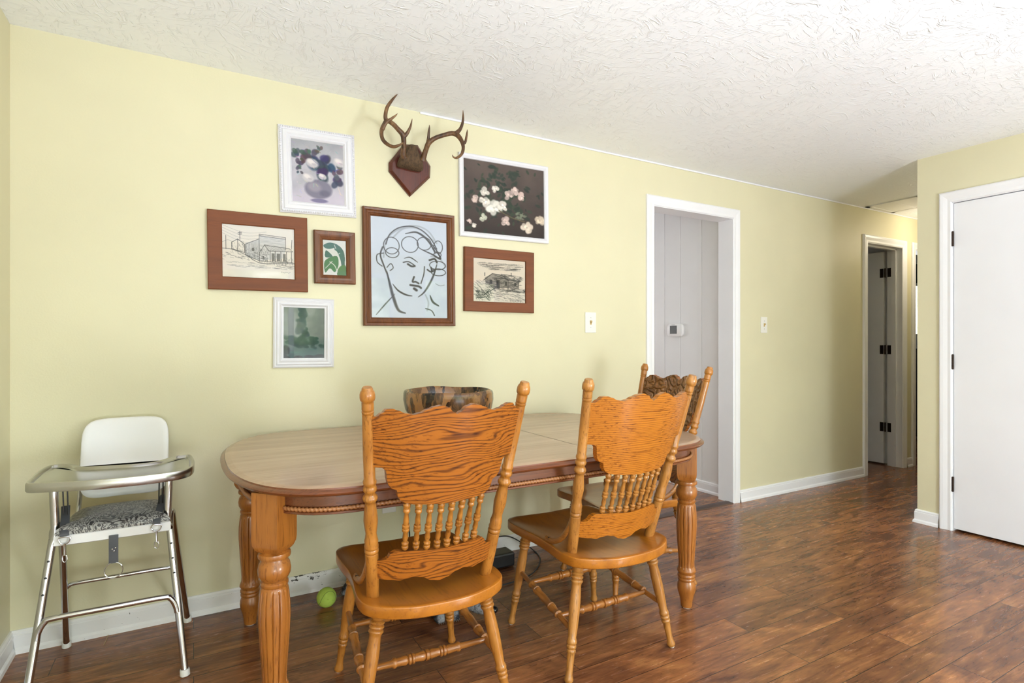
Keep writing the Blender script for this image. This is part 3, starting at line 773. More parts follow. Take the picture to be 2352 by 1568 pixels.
picture('white ridged frame with a dark green tree painting, lowest of the group', [(.317, 1.376), (.586, 1.377), (.582, 1.051), (.313, 1.056)], [(0, 0), (0, .012), (.006, .017), (.011, .014), (.017, .020), (.025, .017), (.031, .021), (.038, .014), (.044, .012), (.044, .007)], M['frame_white'], c, 'dark green painting of a tall tree')

# brush drawing of a curly-haired head (plain line drawing)
c = Canvas(250, 345, (198, 206, 218)); c.mix(c.fbm(3, 4), (206, 212, 222), .7)
B = (30, 28, 30); GY = (120, 124, 132)
for pts in ([(.16, .40), (.2, .22), (.36, .11), (.56, .06), (.74, .10), (.86, .22)], [(.28, .2), (.42, .10), (.62, .09), (.82, .2)], [(.78, .36), (.9, .38), (.98, .46)], [(.7, .76), (.74, .84), (.72, .92)]): c.line(pts, .010, GY, .45)
c.line([(.19, .27), (.24, .17), (.36, .095), (.52, .07), (.66, .10), (.78, .18), (.86, .28)], .007, B, .95)
c.line([(.44, .15), (.58, .125), (.7, .17), (.78, .24), (.84, .33)], .013, B, 1, taper=True)
c.line([(.78, .22), (.86, .30), (.91, .38), (.8, .34), (.66, .30)], .011, B, 1, taper=True)
for (u, v, q, s_) in ((.26, .28, .10, 1.15), (.27, .35, .085, .8), (.50, .255, .11, 1.0), (.69, .235, .095, .95), (.88, .26, .06, 1.5), (.87, .45, .11, .55), (.88, .52, .10, .5), (.87, .34, .05, .8)):
    c.line([(u + q * math.cos(a), v + q * s_ * math.sin(a) / c.asp) for a in np.linspace(.4, 6.9, 16)], .0055, B, .9)
c.line([(.15, .30), (.12, .38), (.16, .48), (.2, .56), (.22, .62)], .009, B, .95); c.line([(.16, .36), (.08, .38), (.08, .45), (.14, .49)], .006, B, .9)
c.line([(.2, .5), (.25, .46), (.28, .5), (.24, .53)], .006, B, .85)
c.line([(.42, .40), (.50, .385), (.6, .43)], .007, B, 1, taper=True); c.line([(.41, .44), (.48, .43), (.56, .465)], .007, B, .9); c.line([(.47, .455), (.52, .475), (.56, .47)], .012, B, 1)
c.line([(.76, .40), (.83, .385), (.86, .42)], .012, B, 1); c.line([(.73, .50), (.78, .52), (.83, .50)], .010, B, .95); c.line([(.78, .475), (.79, .51)], .010, B, 1)
c.line([(.69, .47), (.68, .55), (.64, .645)], .007, B, .95); c.line([(.55, .58), (.53, .63), (.57, .63), (.61, .645)], .011, B, 1)
c.line([(.50, .665), (.56, .67), (.61, .675), (.64, .69)], .013, B, 1); c.line([(.55, .70), (.58, .715)], .016, B, 1)
c.line([(.27, .66), (.34, .725), (.44, .765), (.52, .775)], .011, B, 1, taper=True); c.line([(.6, .785), (.68, .735), (.76, .64), (.82, .54), (.86, .44)], .012, B, 1, taper=True)
c.line([(.2, .54), (.24, .68), (.28, .80), (.34, .92), (.43, .95)], .018, B, .9, taper=True); c.line([(.30, .76), (.18, .86), (.06, .97)], .008, B, .8, taper=True)
c.line([(.76, .76), (.8, .83), (.88, .87)], .013, B, 1, taper=True); c.line([(.7, .9), (.78, .92), (.82, .97)], .007, B, .9); c.line([(.84, .64), (.9, .66), (.96, .65)], .005, GY, .8)
picture('large oak frame with a brush line drawing of a curly-haired head, centre of the group', [(.726, 1.837), (1.213, 1.847), (1.205, 1.26), (.719, 1.252)],
        [(0, 0), (0, .022), (.004, .026), (.013, .024), (.016, .021), (.020, .023), (.027, .020), (.030, .017), (.034, .018), (.040, .012), (.042, .008)], M['frame_oak'], c, 'pale sheet with a brush drawing of a head')

# pale roses on a dark ground
c = Canvas(230, 200, (60, 52, 50)); c.mix(c.fbm(4, 12), (92, 80, 74), .9); c.mix(np.clip((c.V - .45) * 1.6, 0, 1), (42, 34, 32), .85); c.mix(np.clip((.4 - c.V) * 2, 0, 1), (104, 92, 86), .6)
r = np.random.default_rng(21)
for i in range(170):
    u = np.clip(r.normal(.42, .22), .02, .98); v = np.clip(r.normal(.48, .2), .06, .97); g = r.integers(0, 22)
    c.blob(u, v, r.uniform(.02, .055), (34 + g, 48 + g, 42 + g // 2), .5, r.uniform(0, 3), .4, .75)
for i in range(26): u = r.uniform(.3, .65); c.blob(u, r.uniform(.1, .3), r.uniform(.02, .05), (44, 58, 50), .6, r.uniform(0, 3), .5, .7)


def rose(u, v, q, base, seed):
    rr = np.random.default_rng(seed)
    for i in range(9):
        a = rr.uniform(0, 6.28); g_ = rr.uniform(.72, 1.0); c.blob(u + math.cos(a) * q * .5, v + math.sin(a) * q * .5 / c.asp, q * rr.uniform(.45, .65), tuple(x * g_ for x in base), .8, a, .35, .9)
    for i in range(8):
        a = rr.uniform(0, 6.28); g_ = rr.uniform(.86, 1.08); c.blob(u + math.cos(a) * q * .3, v + math.sin(a) * q * .3 / c.asp, q * rr.uniform(.2, .35), tuple(min(255, x * g_) for x in base), .6, a, .4, .85)
    c.blob(u, v, q * .2, tuple(x * .72 for x in base), .7, 0, .6, .8)


Wh = (236, 228, 218); Pk = (212, 190, 182)
for i, (u, v, q, cl) in enumerate(((.25, .42, .06, Wh), (.38, .37, .05, Wh), (.14, .54, .05, Pk), (.36, .63, .105, (246, 242, 232)), (.24, .56, .07, Wh), (.47, .60, .07, Wh), (.55, .44, .075, Pk), (.62, .36, .055, Pk), (.71, .42, .06, (222, 196, 188)), (.50, .80, .065, Pk), (.22, .78, .055, (196, 198, 180)), (.77, .86, .085, (230, 214, 196)), (.94, .74, .07, (232, 214, 190)), (.06, .86, .035, Pk), (.12, .90, .03, Wh))): rose(u, v, q, cl, 40 + i)
c.line([(.42, .66), (.58, .74), (.74, .78)], .006, (92, 84, 60)); c.line([(.68, .76), (.72, .66)], .005, (110, 112, 92))
for i in range(14): c.blob(r.uniform(.62, .75), r.uniform(.62, .75), .03, (112, 118, 100), .5, r.uniform(0, 3), .4, .7)
picture('thin white frame with a painting of pale roses on a dark ground, top right', [(1.241, 2.188), (1.809, 2.205), (1.806, 1.749), (1.237, 1.745)], [(0, 0), (0, .016), (.004, .019), (.014, .017), (.018, .019), (.026, .014), (.028, .008)], M['frame_white'], c, 'dark painting of pale roses', glass=False)

# pen drawing of a sod-roofed cabin
c = Canvas(230, 200, (228, 208, 186)); c.mix(c.fbm(4, 31), (222, 214, 200), .7)
for i, v in enumerate((.10, .15, .2)): hatch(c, .02 + .1 * i, .8, v, v + .06, 40, -.12, .003, 60 + i, k=.55, ln=.14)
c.poly([(.22, .44), (.36, .34), (.52, .36), (.88, .48), (.86, .66), (.22, .66)], (128, 120, 112), .8)
c.poly([(.0, .58), (.2, .52), (.4, .68), (.9, .68), (1, .7), (1, 1), (0, 1)], (216, 206, 190), .9)
for a, b in (((.2, .5), (.36, .34)), ((.36, .34), (.53, .36)), ((.53, .36), (.66, .46)), ((.53, .34), (.74, .36)), ((.74, .36), (.9, .48)), ((.66, .46), (.9, .48)), ((.66, .46), (.66, .67)), ((.86, .49), (.86, .67)), ((.36, .44), (.6, .44)), ((.22, .33), (.22, .40)), ((.72, .3), (.72, .38))): c.line([a, b], .006, INK, .9, sm=False)
for x0, x1, y0, y1 in ((.44, .50, .48, .68), (.31, .36, .48, .58), (.6, .64, .5, .6), (.78, .82, .52, .60)): c.poly([(x0, y0), (x1, y0), (x1, y1), (x0, y1)], (44, 40, 40), .9)
hatch(c, .38, .9, .35, .47, 130, .15, .0032, 71, ln=.06); hatch(c, .22, .88, .46, .66, 190, .05, .003, 72, ln=.07, k=.8); hatch(c, .0, .4, .5, .72, 90, .7, .003, 73, ln=.05); hatch(c, .35, 1, .66, .74, 90, .05, .004, 74, ln=.08)
hatch(c, .02, .98, .72, .95, 150, .2, .0028, 75, ln=.07, k=.7); hatch(c, .05, .32, .72, .92, 110, 1.0, .004, 76, ln=.05, k=.9)
c.line([(.06, .86), (.2, .84), (.42, .66)], .007, INK, .9, sm=False); c.line([(.2, .84), (.32, .7)], .006, INK, .9, sm=False); c.line([(.08, .9), (.26, .88)], .009, INK, .9)
for rw, vv in ((6, .90), (8, .935), (7, .965)):
    for i in range(rw): c.line([(.70 + .032 * i, vv), (.715 + .032 * i, vv - .015 * (i % 2) + .006)], .0035, INK, .8, sm=False)
picture('brown framed pen drawing of a sod-roofed cabin, lower right', [(1.269, 1.687), (1.711, 1.69), (1.703, 1.339), (1.265, 1.343)], [(0, 0), (0, .018), (.003, .021), (.052, .019), (.055, .016), (.055, .008)], M['frame_brown'], c, 'pen drawing of a cabin')

# ------------------------------------------------------------------ antlers on a plaque
am = thing('antler_mount', 'pair of deer antlers on a dark wooden shield plaque', 'antlers', (.964, 0, 2.03))
pl = [(.854, 2.075), (.930, 2.180), (1.005, 2.188), (1.075, 2.09), (1.072, 2.03), (.964, 1.918), (.854, 2.031)]
cx_, cz_ = .964, 2.05
bm = bmesh.new(); add_rings(bm, [[Vector((cx_ + (x - cx_) * s, -y, cz_ + (z - cz_) * s)) for x, z in pl] for y, s in ((.0, 1.0), (.012, 1.0), (.018, .95), (.024, .90), (.026, .87))])
off(obj('plaque', bm, M['plaque'], am, smooth=False), am)
mf = mat('brown_hide', (.075, .042, .018), .8); N_, L_, b_ = nodes(mf); v = coord(N_, L_, (120, 120, 40)); n = noise(N_, L_, v, 1, 4, .7); bump(N_, L_, b_, n.outputs[0], .9, .006)
rr = ramp(N_, [(.3, (.03, .016, .008)), (.7, (.14, .08, .035))]); L_.new(n.outputs[0], rr.inputs[0]); L_.new(rr.outputs[0], b_.inputs['Base Color'])
capo = [(-.066, -.062), (-.03, -.068), (.02, -.074), (.062, -.066), (.058, -.015), (.036, .03), (.022, .064), (-.012, .066), (-.03, .034), (-.056, -.012)]
bm = bmesh.new(); pth = closed_path([(x, 0, z) for x, z in capo], 5)
add_rings(bm, [[Vector((.957 + q.x * s, -y, 2.110 + q.z * .86 * s + dz)) for q in pth] for y, s, dz in ((.024, 1.0, 0), (.045, 1.02, 0), (.065, .9, .004), (.078, .65, .008), (.083, .3, .01))])
hd = off(obj('hide_cap', bm, mf, am, label='brown hide cap'), am)
ma = mat('antler_bone', (.25, .13, .05), .42); N_, L_, b_ = nodes(ma); v = coord(N_, L_, (90, 90, 25)); n = noise(N_, L_, v, 1, 5, .65); n2 = noise(N_, L_, coord(N_, L_, (1, 1, 1)), 14, 2)
rr = ramp(N_, [(.36, (.035, .015, .006)), (.52, (.13, .06, .022)), (.72, (.34, .20, .085))]); ad = N_.new('ShaderNodeMath'); ad.operation = 'MULTIPLY_ADD'; ad.inputs[1].default_value = .5
hlf = N_.new('ShaderNodeMath'); hlf.operation = 'MULTIPLY'; hlf.inputs[1].default_value = .5; L_.new(n2.outputs[0], hlf.inputs[0]); L_.new(n.outputs[0], ad.inputs[0]); L_.new(hlf.outputs[0], ad.inputs[2])
L_.new(ad.outputs[0], rr.inputs[0]); L_.new(rr.outputs[0], b_.inputs['Base Color']); bump(N_, L_, b_, n.outputs[0], .6, .004)


def Z5(x, y, dep): return ray_at(820 + x / 2.704, 200 + y / 2.704, y=-dep)


def antler(chains):
    bm = bmesh.new()
    for ch in chains:
        pts = smooth_path([Z5(x, y, d) for x, y, d, r in ch], 6); rr_ = [q.x for q in smooth_path([(r, 0, 0) for x, y, d, r in ch], 6)]
        add_tube(bm, pts, [max(.0008, q) for q in rr_], 12)
    return bm


AL = [[(292, 435, .07, .017), (288, 415, .08, .0145), (291, 360, .10, .0125), (286, 300, .12, .0135), (255, 262, .13, .0115), (222, 228, .145, .011), (188, 210, .16, .0115), (166, 238, .18, .0105), (152, 275, .20, .0095), (158, 320, .225, .009), (185, 352, .25, .0085), (225, 370, .27, .0075), (258, 362, .285, .006), (287, 345, .30, .002)],
      [(186, 214, .16, .011), (176, 185, .165, .0095), (186, 130, .17, .0085), (214, 85, .175, .0065), (240, 55, .18, .0035), (251, 45, .18, .001)],
      [(158, 262, .195, .010), (180, 222, .205, .0075), (215, 195, .215, .006), (240, 176, .22, .0035), (251, 163, .225, .001)],
      [(290, 310, .12, .011), (312, 285, .13, .0085), (330, 250, .14, .006), (338, 220, .145, .0035), (343, 196, .15, .001)]]
AR = [[(408, 455, .07, .017), (414, 432, .08, .0145), (428, 390, .10, .0125), (445, 348, .12, .013), (485, 317, .14, .011), (540, 298, .16, .0105), (590, 287, .175, .0115), (625, 300, .19, .0125), (650, 335, .21, .0105), (660, 375, .235, .0085), (650, 415, .255, .0075), (622, 438, .27, .006), (600, 435, .28, .004), (592, 420, .285, .0012)],
      [(612, 288, .185, .012), (638, 265, .19, .009), (655, 225, .195, .007), (659, 185, .20, .005), (658, 143, .205, .001)],
      [(648, 345, .21, .010), (670, 345, .215, .007), (680, 305, .22, .0055), (684, 280, .225, .004), (685, 263, .228, .001)],
      [(438, 358, .11, .0105), (443, 320, .12, .0075), (446, 280, .13, .006), (449, 255, .135, .004), (450, 234, .14, .001)]]
for ch in (AL, AR): off(obj('antler', antler(ch), ma, am), am)

# ------------------------------------------------------------------ dining table
TX, TY, TZ = 1.043, -.602, .768
tb = thing('dining_table', 'long oval wooden dining table with a worn top against the yellow wall', 'table', (TX, TY, 0))
HX, HY, SX = .962, .588, .50


def oval(inset, z, n=44):
    pts = []
    for k in range(n + 1):                       # right end from front to back
        a = -1 + 2 * k / n; v = math.copysign(1 - (1 - abs(a)) ** 1.6, a)
        u = (1 - abs(v) ** 2.5) ** (1 / 3.5)
        pts.append((SX + u * (HX - SX), v * HY))
    full = pts + [(-x, -y) for x, y in pts]
    res = []; m_ = len(full)
    for i in range(m_):
        p = Vector(full[i]); t = Vector(full[(i + 1) % m_]) - Vector(full[i - 1]); t.normalize(); nrm = Vector((t.y, -t.x))
        q = p - nrm * inset; res.append(Vector((q.x, q.y, z)))
    return res


bm = bmesh.new()
add_rings(bm, [oval(d, z) for d, z in ((.05, .738), (.02, .739), (.008, .742), (.002, .747), (.0, .751), (.003, .7545), (.009, .757), (.013, .759), (.015, .763), (.022, .765), (.030, .7675), (.034, .768))])
top = obj('table_top', bm, [M['table_side'], M['table_top']], tb, auto=28)
for p in top.data.polygons:
    if p.normal.z > .45 and p.center.z > .760: p.material_index = 1
bm = bmesh.new()
for x in (.262, -.262): add_box(bm, x - .0008, x + .0008, -.55, .55, .767, .7684)
obj('leaf_seam', bm, mat('dark_seam_line', (.08, .045, .025), .6), tb, smooth=False)  # thin dark joint lines between the table leaves
bm = bmesh.new(); add_rings(bm, [oval(.055, .678), oval(.052, .680), oval(.052, .685), oval(.058, .692), oval(.058, .739)], cap0=False, cap1=False)
add_rings(bm, [oval(.085, .678), oval(.085, .739)], cap0=False, cap1=False)
A_ = oval(.055, .678); B_ = oval(.085, .678); va = [bm.verts.new(p) for p in A_]; vb = [bm.verts.new(p) for p in B_]
for i in range(len(va)): bm.faces.new((va[i], va[(i + 1) % len(va)], vb[(i + 1) % len(va)], vb[i]))
obj('apron', bm, M['table_side'], tb, auto=40)
# twisted rope moulding round the apron
P = oval(.052, .6945, 90); D = [0]
for p, q in zip(P, P[1:] + P[:1]): D.append(D[-1] + (q - p).length)
step = .0029; n = int(D[-1] / step); path = []; j = 0
for i in range(n):
    s_ = D[-1] * i / n
    while D[j + 1] < s_: j += 1
    path.append(P[j].lerp(P[(j + 1) % len(P)], (s_ - D[j]) / max(1e-9, D[j + 1] - D[j])))
bm = bmesh.new(); rings = []
for i, p in enumerate(path):
    t = (path[(i + 1) % n] - path[i - 1]).normalized(); o = Vector((t.y, -t.x, 0)); s_ = i / n * D[-1]
    rings.append([bm.verts.new(p + (o * math.cos(a) + Vector((0, 0, 1)) * math.sin(a)) * (.0058 * (1 + .55 * abs(math.sin(a * .5 + s_ * 2 * PI / .0235)) - .33))) for a in [2 * PI * k / 10 for k in range(10)]])
for i in range(n):
    for k in range(10): bm.faces.new((rings[i][k], rings[i][(k + 1) % 10], rings[(i + 1) % n][(k + 1) % 10], rings[(i + 1) % n][k]))
obj('rope_moulding', bm, mat('carved_rope_wood', (.36, .15, .055), .35, coat=.2), tb, auto=0)


def flute(t, a): return 1 - .085 * max(0, math.cos(a * 14)) ** 6 if .30 < t < .775 else 1


LEGP = [(.0, .030), (.006, .030), (.012, .036), (.018, .036), (.024, .031), (.032, .033), (.05, .0445), (.075, .0470), (.1, .0450), (.125, .036), (.135, .031), (.142, .036), (.155, .0375), (.17, .034), (.185, .0335), (.2, .037), (.206, .0395), (.212, .0395)]
def table_leg_bm(x, y):
    bm = bmesh.new(); w = .0435 if x < 0 else .0415; vs_ = []
    # square block set diagonally, its foot rounded into the turning
    rows = [(.7385, w), (.60, w), (.585, w * .97), (.572, w * .86), (.564, w * .72)]
    R = [[bm.verts.new((x + s * 1.4142 * math.cos(PI / 2 * k), y + s * 1.4142 * math.sin(PI / 2 * k), z)) for k in range(4)] for z, s in rows]
    for A, B in zip(R, R[1:]):
        for k in range(4): bm.faces.new((A[k], A[(k + 1) % 4], B[(k + 1) % 4], B[k]))
    bm.faces.new(R[0]); bm.faces.new(list(reversed(R[-1])))
    zs = lambda z: (.566 - z) / .562
    pr = [(.566, .031), (.563, .034), (.560, .044), (.553, .0455), (.547, .044), (.544, .036), (.538, .036), (.528, .0425), (.512, .0455), (.497, .044), (.484, .037), (.479, .033), (.475, .038), (.468, .0385), (.462, .034), (.459, .037)]
    pr += [(.455, .0385), (.44, .0405), (.41, .0435), (.385, .0445), (.36, .044), (.30, .0405), (.24, .036), (.20, .0335), (.185, .034), (.175, .0375), (.169, .040)]
    pr += [(.163, .0405), (.157, .036), (.152, .0345), (.147, .038), (.140, .038), (.136, .0345), (.131, .037), (.125, .037), (.121, .033), (.116, .0345), (.105, .0385), (.09, .0395), (.075, .0375), (.055, .031), (.035, .0265), (.015, .0245), (.006, .0235)]
    zz = []
    for (z0, r0), (z1, r1) in zip(pr, pr[1:]):
        m_ = 3 if .17 < z0 < .46 else 1
        for k in range(m_): zz.append((z0 + (z1 - z0) * k / m_, r0 + (r1 - r0) * k / m_))
    zz.append(pr[-1])
    def fl(t, a):
        z = .566 - t * .562
        k = min(1, max(0, (.458 - z) / .012)) * min(1, max(0, (z - .172) / .012))
        return 1 - .10 * k * max(0, math.cos(a * 14)) ** 8
    add_lathe(bm, [(zs(z), r) for z, r in zz], (x, y, .566), (x, y, .004), 112, fl)
    return bm


for sx_, sy_ in ((-1, -1), (1, -1), (-1, 1), (1, 1)):
    lx, ly = (-.838, sy_ * .40) if sx_ < 0 else (.853, sy_ * .388)
    lg = obj('leg', table_leg_bm(lx, ly), M['table_leg'], tb, auto=45)
    bm = bmesh.new(); add_lathe(bm, [(0, .016), (.5, .019), (1, .0195)], (lx, ly, 0), (lx, ly, .006), 20)
    obj('glide', bm, mat('white_nylon_glide', (.75, .75, .74), .4), lg)

# ------------------------------------------------------------------ wooden bowl
mb = mat('acacia_bowl_wood', (.3, .16, .06), .22, coat=.3); N_, L_, b_ = nodes(mb)
tcn = N_.new('ShaderNodeTexCoord'); sx = N_.new('ShaderNodeSeparateXYZ'); L_.new(tcn.outputs['Object'], sx.inputs[0])
at2 = N_.new('ShaderNodeMath'); at2.operation = 'ARCTAN2'; L_.new(sx.outputs['X'], at2.inputs[0]); L_.new(sx.outputs['Y'], at2.inputs[1])
cmb = N_.new('ShaderNodeCombineXYZ'); L_.new(at2.outputs[0], cmb.inputs[0]); L_.new(sx.outputs['Z'], cmb.inputs[1])
mpb = N_.new('ShaderNodeMapping'); mpb.inputs['Scale'].default_value = (1.3, 1.2, 1); L_.new(cmb.outputs[0], mpb.inputs[0])
vo = N_.new('ShaderNodeTexVoronoi'); vo.inputs['Scale'].default_value = 3.4; nv = noise(N_, L_, coord(N_, L_, (14, 14, 7)), 1, 3); wm = N_.new('ShaderNodeVectorMath'); wm.operation = 'MULTIPLY_ADD'; wm.inputs[1].default_value = (.7, .7, .7)
L_.new(nv.outputs['Color'], wm.inputs[0]); L_.new(mpb.outputs[0], wm.inputs[2]); L_.new(wm.outputs[0], vo.inputs['Vector'])
sc_ = N_.new('ShaderNodeSeparateColor'); L_.new(vo.outputs['Color'], sc_.inputs[0])
n1 = noise(N_, L_, coord(N_, L_, (34, 34, 14)), 1, 5, .7, 2.0)
ad = N_.new('ShaderNodeMath'); ad.operation = 'MULTIPLY_ADD'; ad.inputs[1].default_value = .55; L_.new(sc_.outputs[0], ad.inputs[0])
h2 = N_.new('ShaderNodeMath'); h2.operation = 'MULTIPLY'; h2.inputs[1].default_value = .55; L_.new(n1.outputs[0], h2.inputs[0]); L_.new(h2.outputs[0], ad.inputs[2])
rr = ramp(N_, [(.30, (.010, .006, .004)), (.40, (.07, .034, .015)), (.52, (.17, .080, .026)), (.66, (.34, .165, .050)), (.84, (.28, .14, .065))]); L_.new(ad.outputs[0], rr.inputs[0]); L_.new(rr.outputs[0], b_.inputs['Base Color'])
bw = thing('wooden_bowl', 'large mottled wooden bowl standing on the table', 'bowl', (.992, -.45, TZ))
ex = [(.003, .075), (0, .085), (.006, .098), (.03, .134), (.07, .171), (.11, .192), (.15, .2), (.178, .199), (.188, .196), (.192, .190), (.188, .184), (.15, .183), (.10, .172), (.06, .148), (.03, .11), (.018, .06), (.016, .01)]
bm = bmesh.new(); R = []
for z, r in ex:
    R.append([Vector((r * math.cos(a) * (1 + .012 * math.sin(3 * a)), r * math.sin(a), z + (.0015 * math.sin(2 * a + 4) + .002 * math.sin(5 * a) if z > .14 else 0))) for a in [2 * PI * k / 72 for k in range(72)]])
add_rings(bm, R); obj('bowl_shell', bm, mb, bw, auto=60)


# ------------------------------------------------------------------ pressed-back dining chairs
def interp(tab, x):
    for (a, va), (b, vb) in zip(tab, tab[1:]):
        if x <= b:
            t = (x - a) / (b - a); t = t * t * (3 - 2 * t); return va + (vb - va) * t
    return tab[-1][1]


ZS, ZT, LEAN, WB, WT = .425, 1.05, .172, .182, .236
def backy(z): return -LEAN * (z - ZS) / (ZT - ZS)
def postx(z): return WB + (WT - WB) * (z - ZS) / (ZT - ZS)


def back_panel(zt, zb, thick, bow, nx=240, nz=10, wmax=None):
    """shaped board bowed backwards between the posts; zt, zb: outline tables over |x|"""
    bm = bmesh.new(); F = []; Bk = []
    for i in range(nx + 1):
        s = -1 + 2 * i / nx; zc = (zt[0][1] + zb[0][1]) / 2; x = s * (postx(zc) - .004); ax = abs(x)
        a, b = interp(zb, ax), interp(zt, ax); f = []; k = []
        for j in range(nz + 1):
            z = a + (b - a) * j / nz; xx = x * postx(z) / postx(zc); y = backy(z) - bow * (1 - (x / postx(zc)) ** 2)
            f.append(bm.verts.new((xx, y + thick / 2, z))); k.append(bm.verts.new((xx, y - thick / 2, z)))
        F.append(f); Bk.append(k)
    for i in range(nx):
        for j in range(nz):
            q = bm.faces.new((F[i][j], F[i + 1][j], F[i + 1][j + 1], F[i][j + 1])); q.material_index = 1
            bm.faces.new((Bk[i][j], Bk[i][j + 1], Bk[i + 1][j + 1], Bk[i + 1][j]))
        bm.faces.new((F[i][0], Bk[i][0], Bk[i + 1][0], F[i + 1][0])); bm.faces.new((F[i][nz], F[i + 1][nz], Bk[i + 1][nz], Bk[i][nz]))
    for i in (0, nx):
        for j in range(nz): bm.faces.new((F[i][j], F[i][j + 1], Bk[i][j + 1], Bk[i][j]))
    return bm


def turned(z, segs):
    return segs


CT = [(0, .972), (.010, .978), (.026, .992), (.044, .998), (.06, .995), (.078, .988), (.096, .979), (.112, .975), (.133, .979), (.15, .987), (.163, .992), (.176, .991), (.188, .980), (.2, .971), (.24, .966)]
CB = [(0, .708), (.06, .711), (.10, .714), (.122, .718), (.138, .726), (.147, .738), (.1505, .757), (.152, .760), (.164, .764), (.172, .774), (.1765, .790), (.178, .812), (.181, .820), (.190, .826), (.24, .829)]
RT = [(0, .562), (.11, .568), (.128, .569), (.142, .562), (.15, .548), (.158, .542), (.168, .541), (.22, .547)]
RB = [(0, .459), (.025, .464), (.055, .478), (.08, .482), (.1, .478), (.118, .473), (.14, .477), (.22, .488)]
POST = [(.425, .0165), (.51, .0175), (.562, .0172), (.564, .0155), (.567, .0178), (.573, .0182), (.578, .0165), (.581, .0178), (.586, .0182), (.591, .017), (.602, .0178), (.612, .016), (.625, .0146), (.645, .0165), (.665, .0182), (.68, .0176), (.70, .0155), (.715, .0142), (.724, .0145), (.728, .0172), (.735, .0182), (.741, .0168), (.745, .0145), (.752, .0142), (.757, .0165), (.764, .0172), (.769, .0155), (.774, .0150), (.779, .0165), (.785, .0165), (.79, .0148), (.88, .0150), (.977, .0142), (.978, .0130), (.981, .0146), (.985, .0146), (.987, .0130), (.990, .0146), (.994, .0146), (.996, .0130), (.999, .0146), (1.010, .0145), (1.013, .0150), (1.016, .0180), (1.024, .0188), (1.033, .0180), (1.040, .0150), (1.042, .0125), (1.047, .0122), (1.050, .0095)]
LEGQ = [(0, .0185), (.05, .0195), (.09, .0190), (.095, .0175), (.10, .0200), (.112, .0212), (.122, .0195), (.127, .0185), (.132, .0205), (.145, .0212), (.155, .0195), (.16, .0185), (.165, .0205), (.178, .0212), (.19, .0190), (.21, .0180), (.30, .0192), (.42, .0195), (.55, .0172), (.64, .0152), (.66, .0168), (.675, .0175), (.69, .0165), (.695, .0150), (.70, .0165), (.715, .0168), (.728, .0155), (.733, .0145), (.74, .0160), (.755, .0160), (.765, .0142), (.80, .0138), (.90, .0118), (.94, .0128), (.97, .0150), (.985, .0148), (1.0, .0125)]
STR = [(0, .0085), (.22, .0115), (.235, .0145), (.25, .0145), (.262, .0125), (.33, .0145), (.345, .0125), (.352, .0155), (.368, .0155), (.374, .0130), (.38, .0155), (.395, .0155), (.402, .0130), (.47, .0150), (.485, .0128), (.49, .0158), (.51, .0158), (.515, .0128), (.53, .0150), (.598, .0130), (.605, .0155), (.62, .0155), (.626, .0130), (.632, .0155), (.648, .0155), (.655, .0125), (.67, .0145), (.738, .0125), (.75, .0145), (.765, .0145), (.78, .0115), (1, .0085)]
SIDE = [(0, .0085), (.24, .0115), (.25, .0140), (.265, .0140), (.275, .0120), (.33, .0135), (.34, .0145), (.355, .0145), (.362, .0122), (.37, .0145), (.385, .0145), (.395, .0125), (.50, .0142), (.605, .0125), (.615, .0145), (.63, .0145), (.638, .0122), (.645, .0145), (.66, .0145), (.70, .0125), (.735, .0120), (.745, .0140), (.76, .0140), (.77, .0110), (1, .0085)]
SPN = [(0, .0055), (.03, .0060), (.05, .0095), (.10, .0100), (.13, .0080), (.15, .0098), (.19, .0098), (.22, .0068), (.34, .0080), (.42, .0082), (.455, .0065), (.465, .0098), (.50, .0102), (.525, .0085), (.535, .0102), (.575, .0102), (.60, .0075), (.72, .0084), (.80, .0062), (.82, .0098), (.86, .0098), (.875, .0078), (.89, .0098), (.93, .0095), (.96, .0062), (1, .0055)]
def crisp(tab, k=.75, w=.05):
    """cut the beads and grooves of a turned profile deeper"""
    lo, hi = tab[0][0], tab[-1][0]; o = []
    for t, r in tab:
        near = [q for u, q in tab if abs(u - t) <= w * (hi - lo)]; o.append((t, max(r * .55, r + k * (r - sum(near) / len(near)))))
    return o


LEGQ, STR, SIDE, SPN = crisp(LEGQ), crisp(STR), crisp(SIDE), crisp(SPN, .6)
POST = [(z, r * 1.1) for z, r in crisp([q for q in POST if q[0] < .995], .5, .03) + [(.997, .0146), (1.008, .0148), (1.0115, .0142), (1.013, .0150), (1.016, .0176), (1.022, .0186), (1.031, .0184), (1.038, .0166), (1.0405, .0150), (1.042, .0138), (1.047, .0134), (1.050, .0112)]]
FL_, RL_ = (.214, .392), (.240, -.061)
FT_, RT_ = (.165, .345), (.165, -.015)


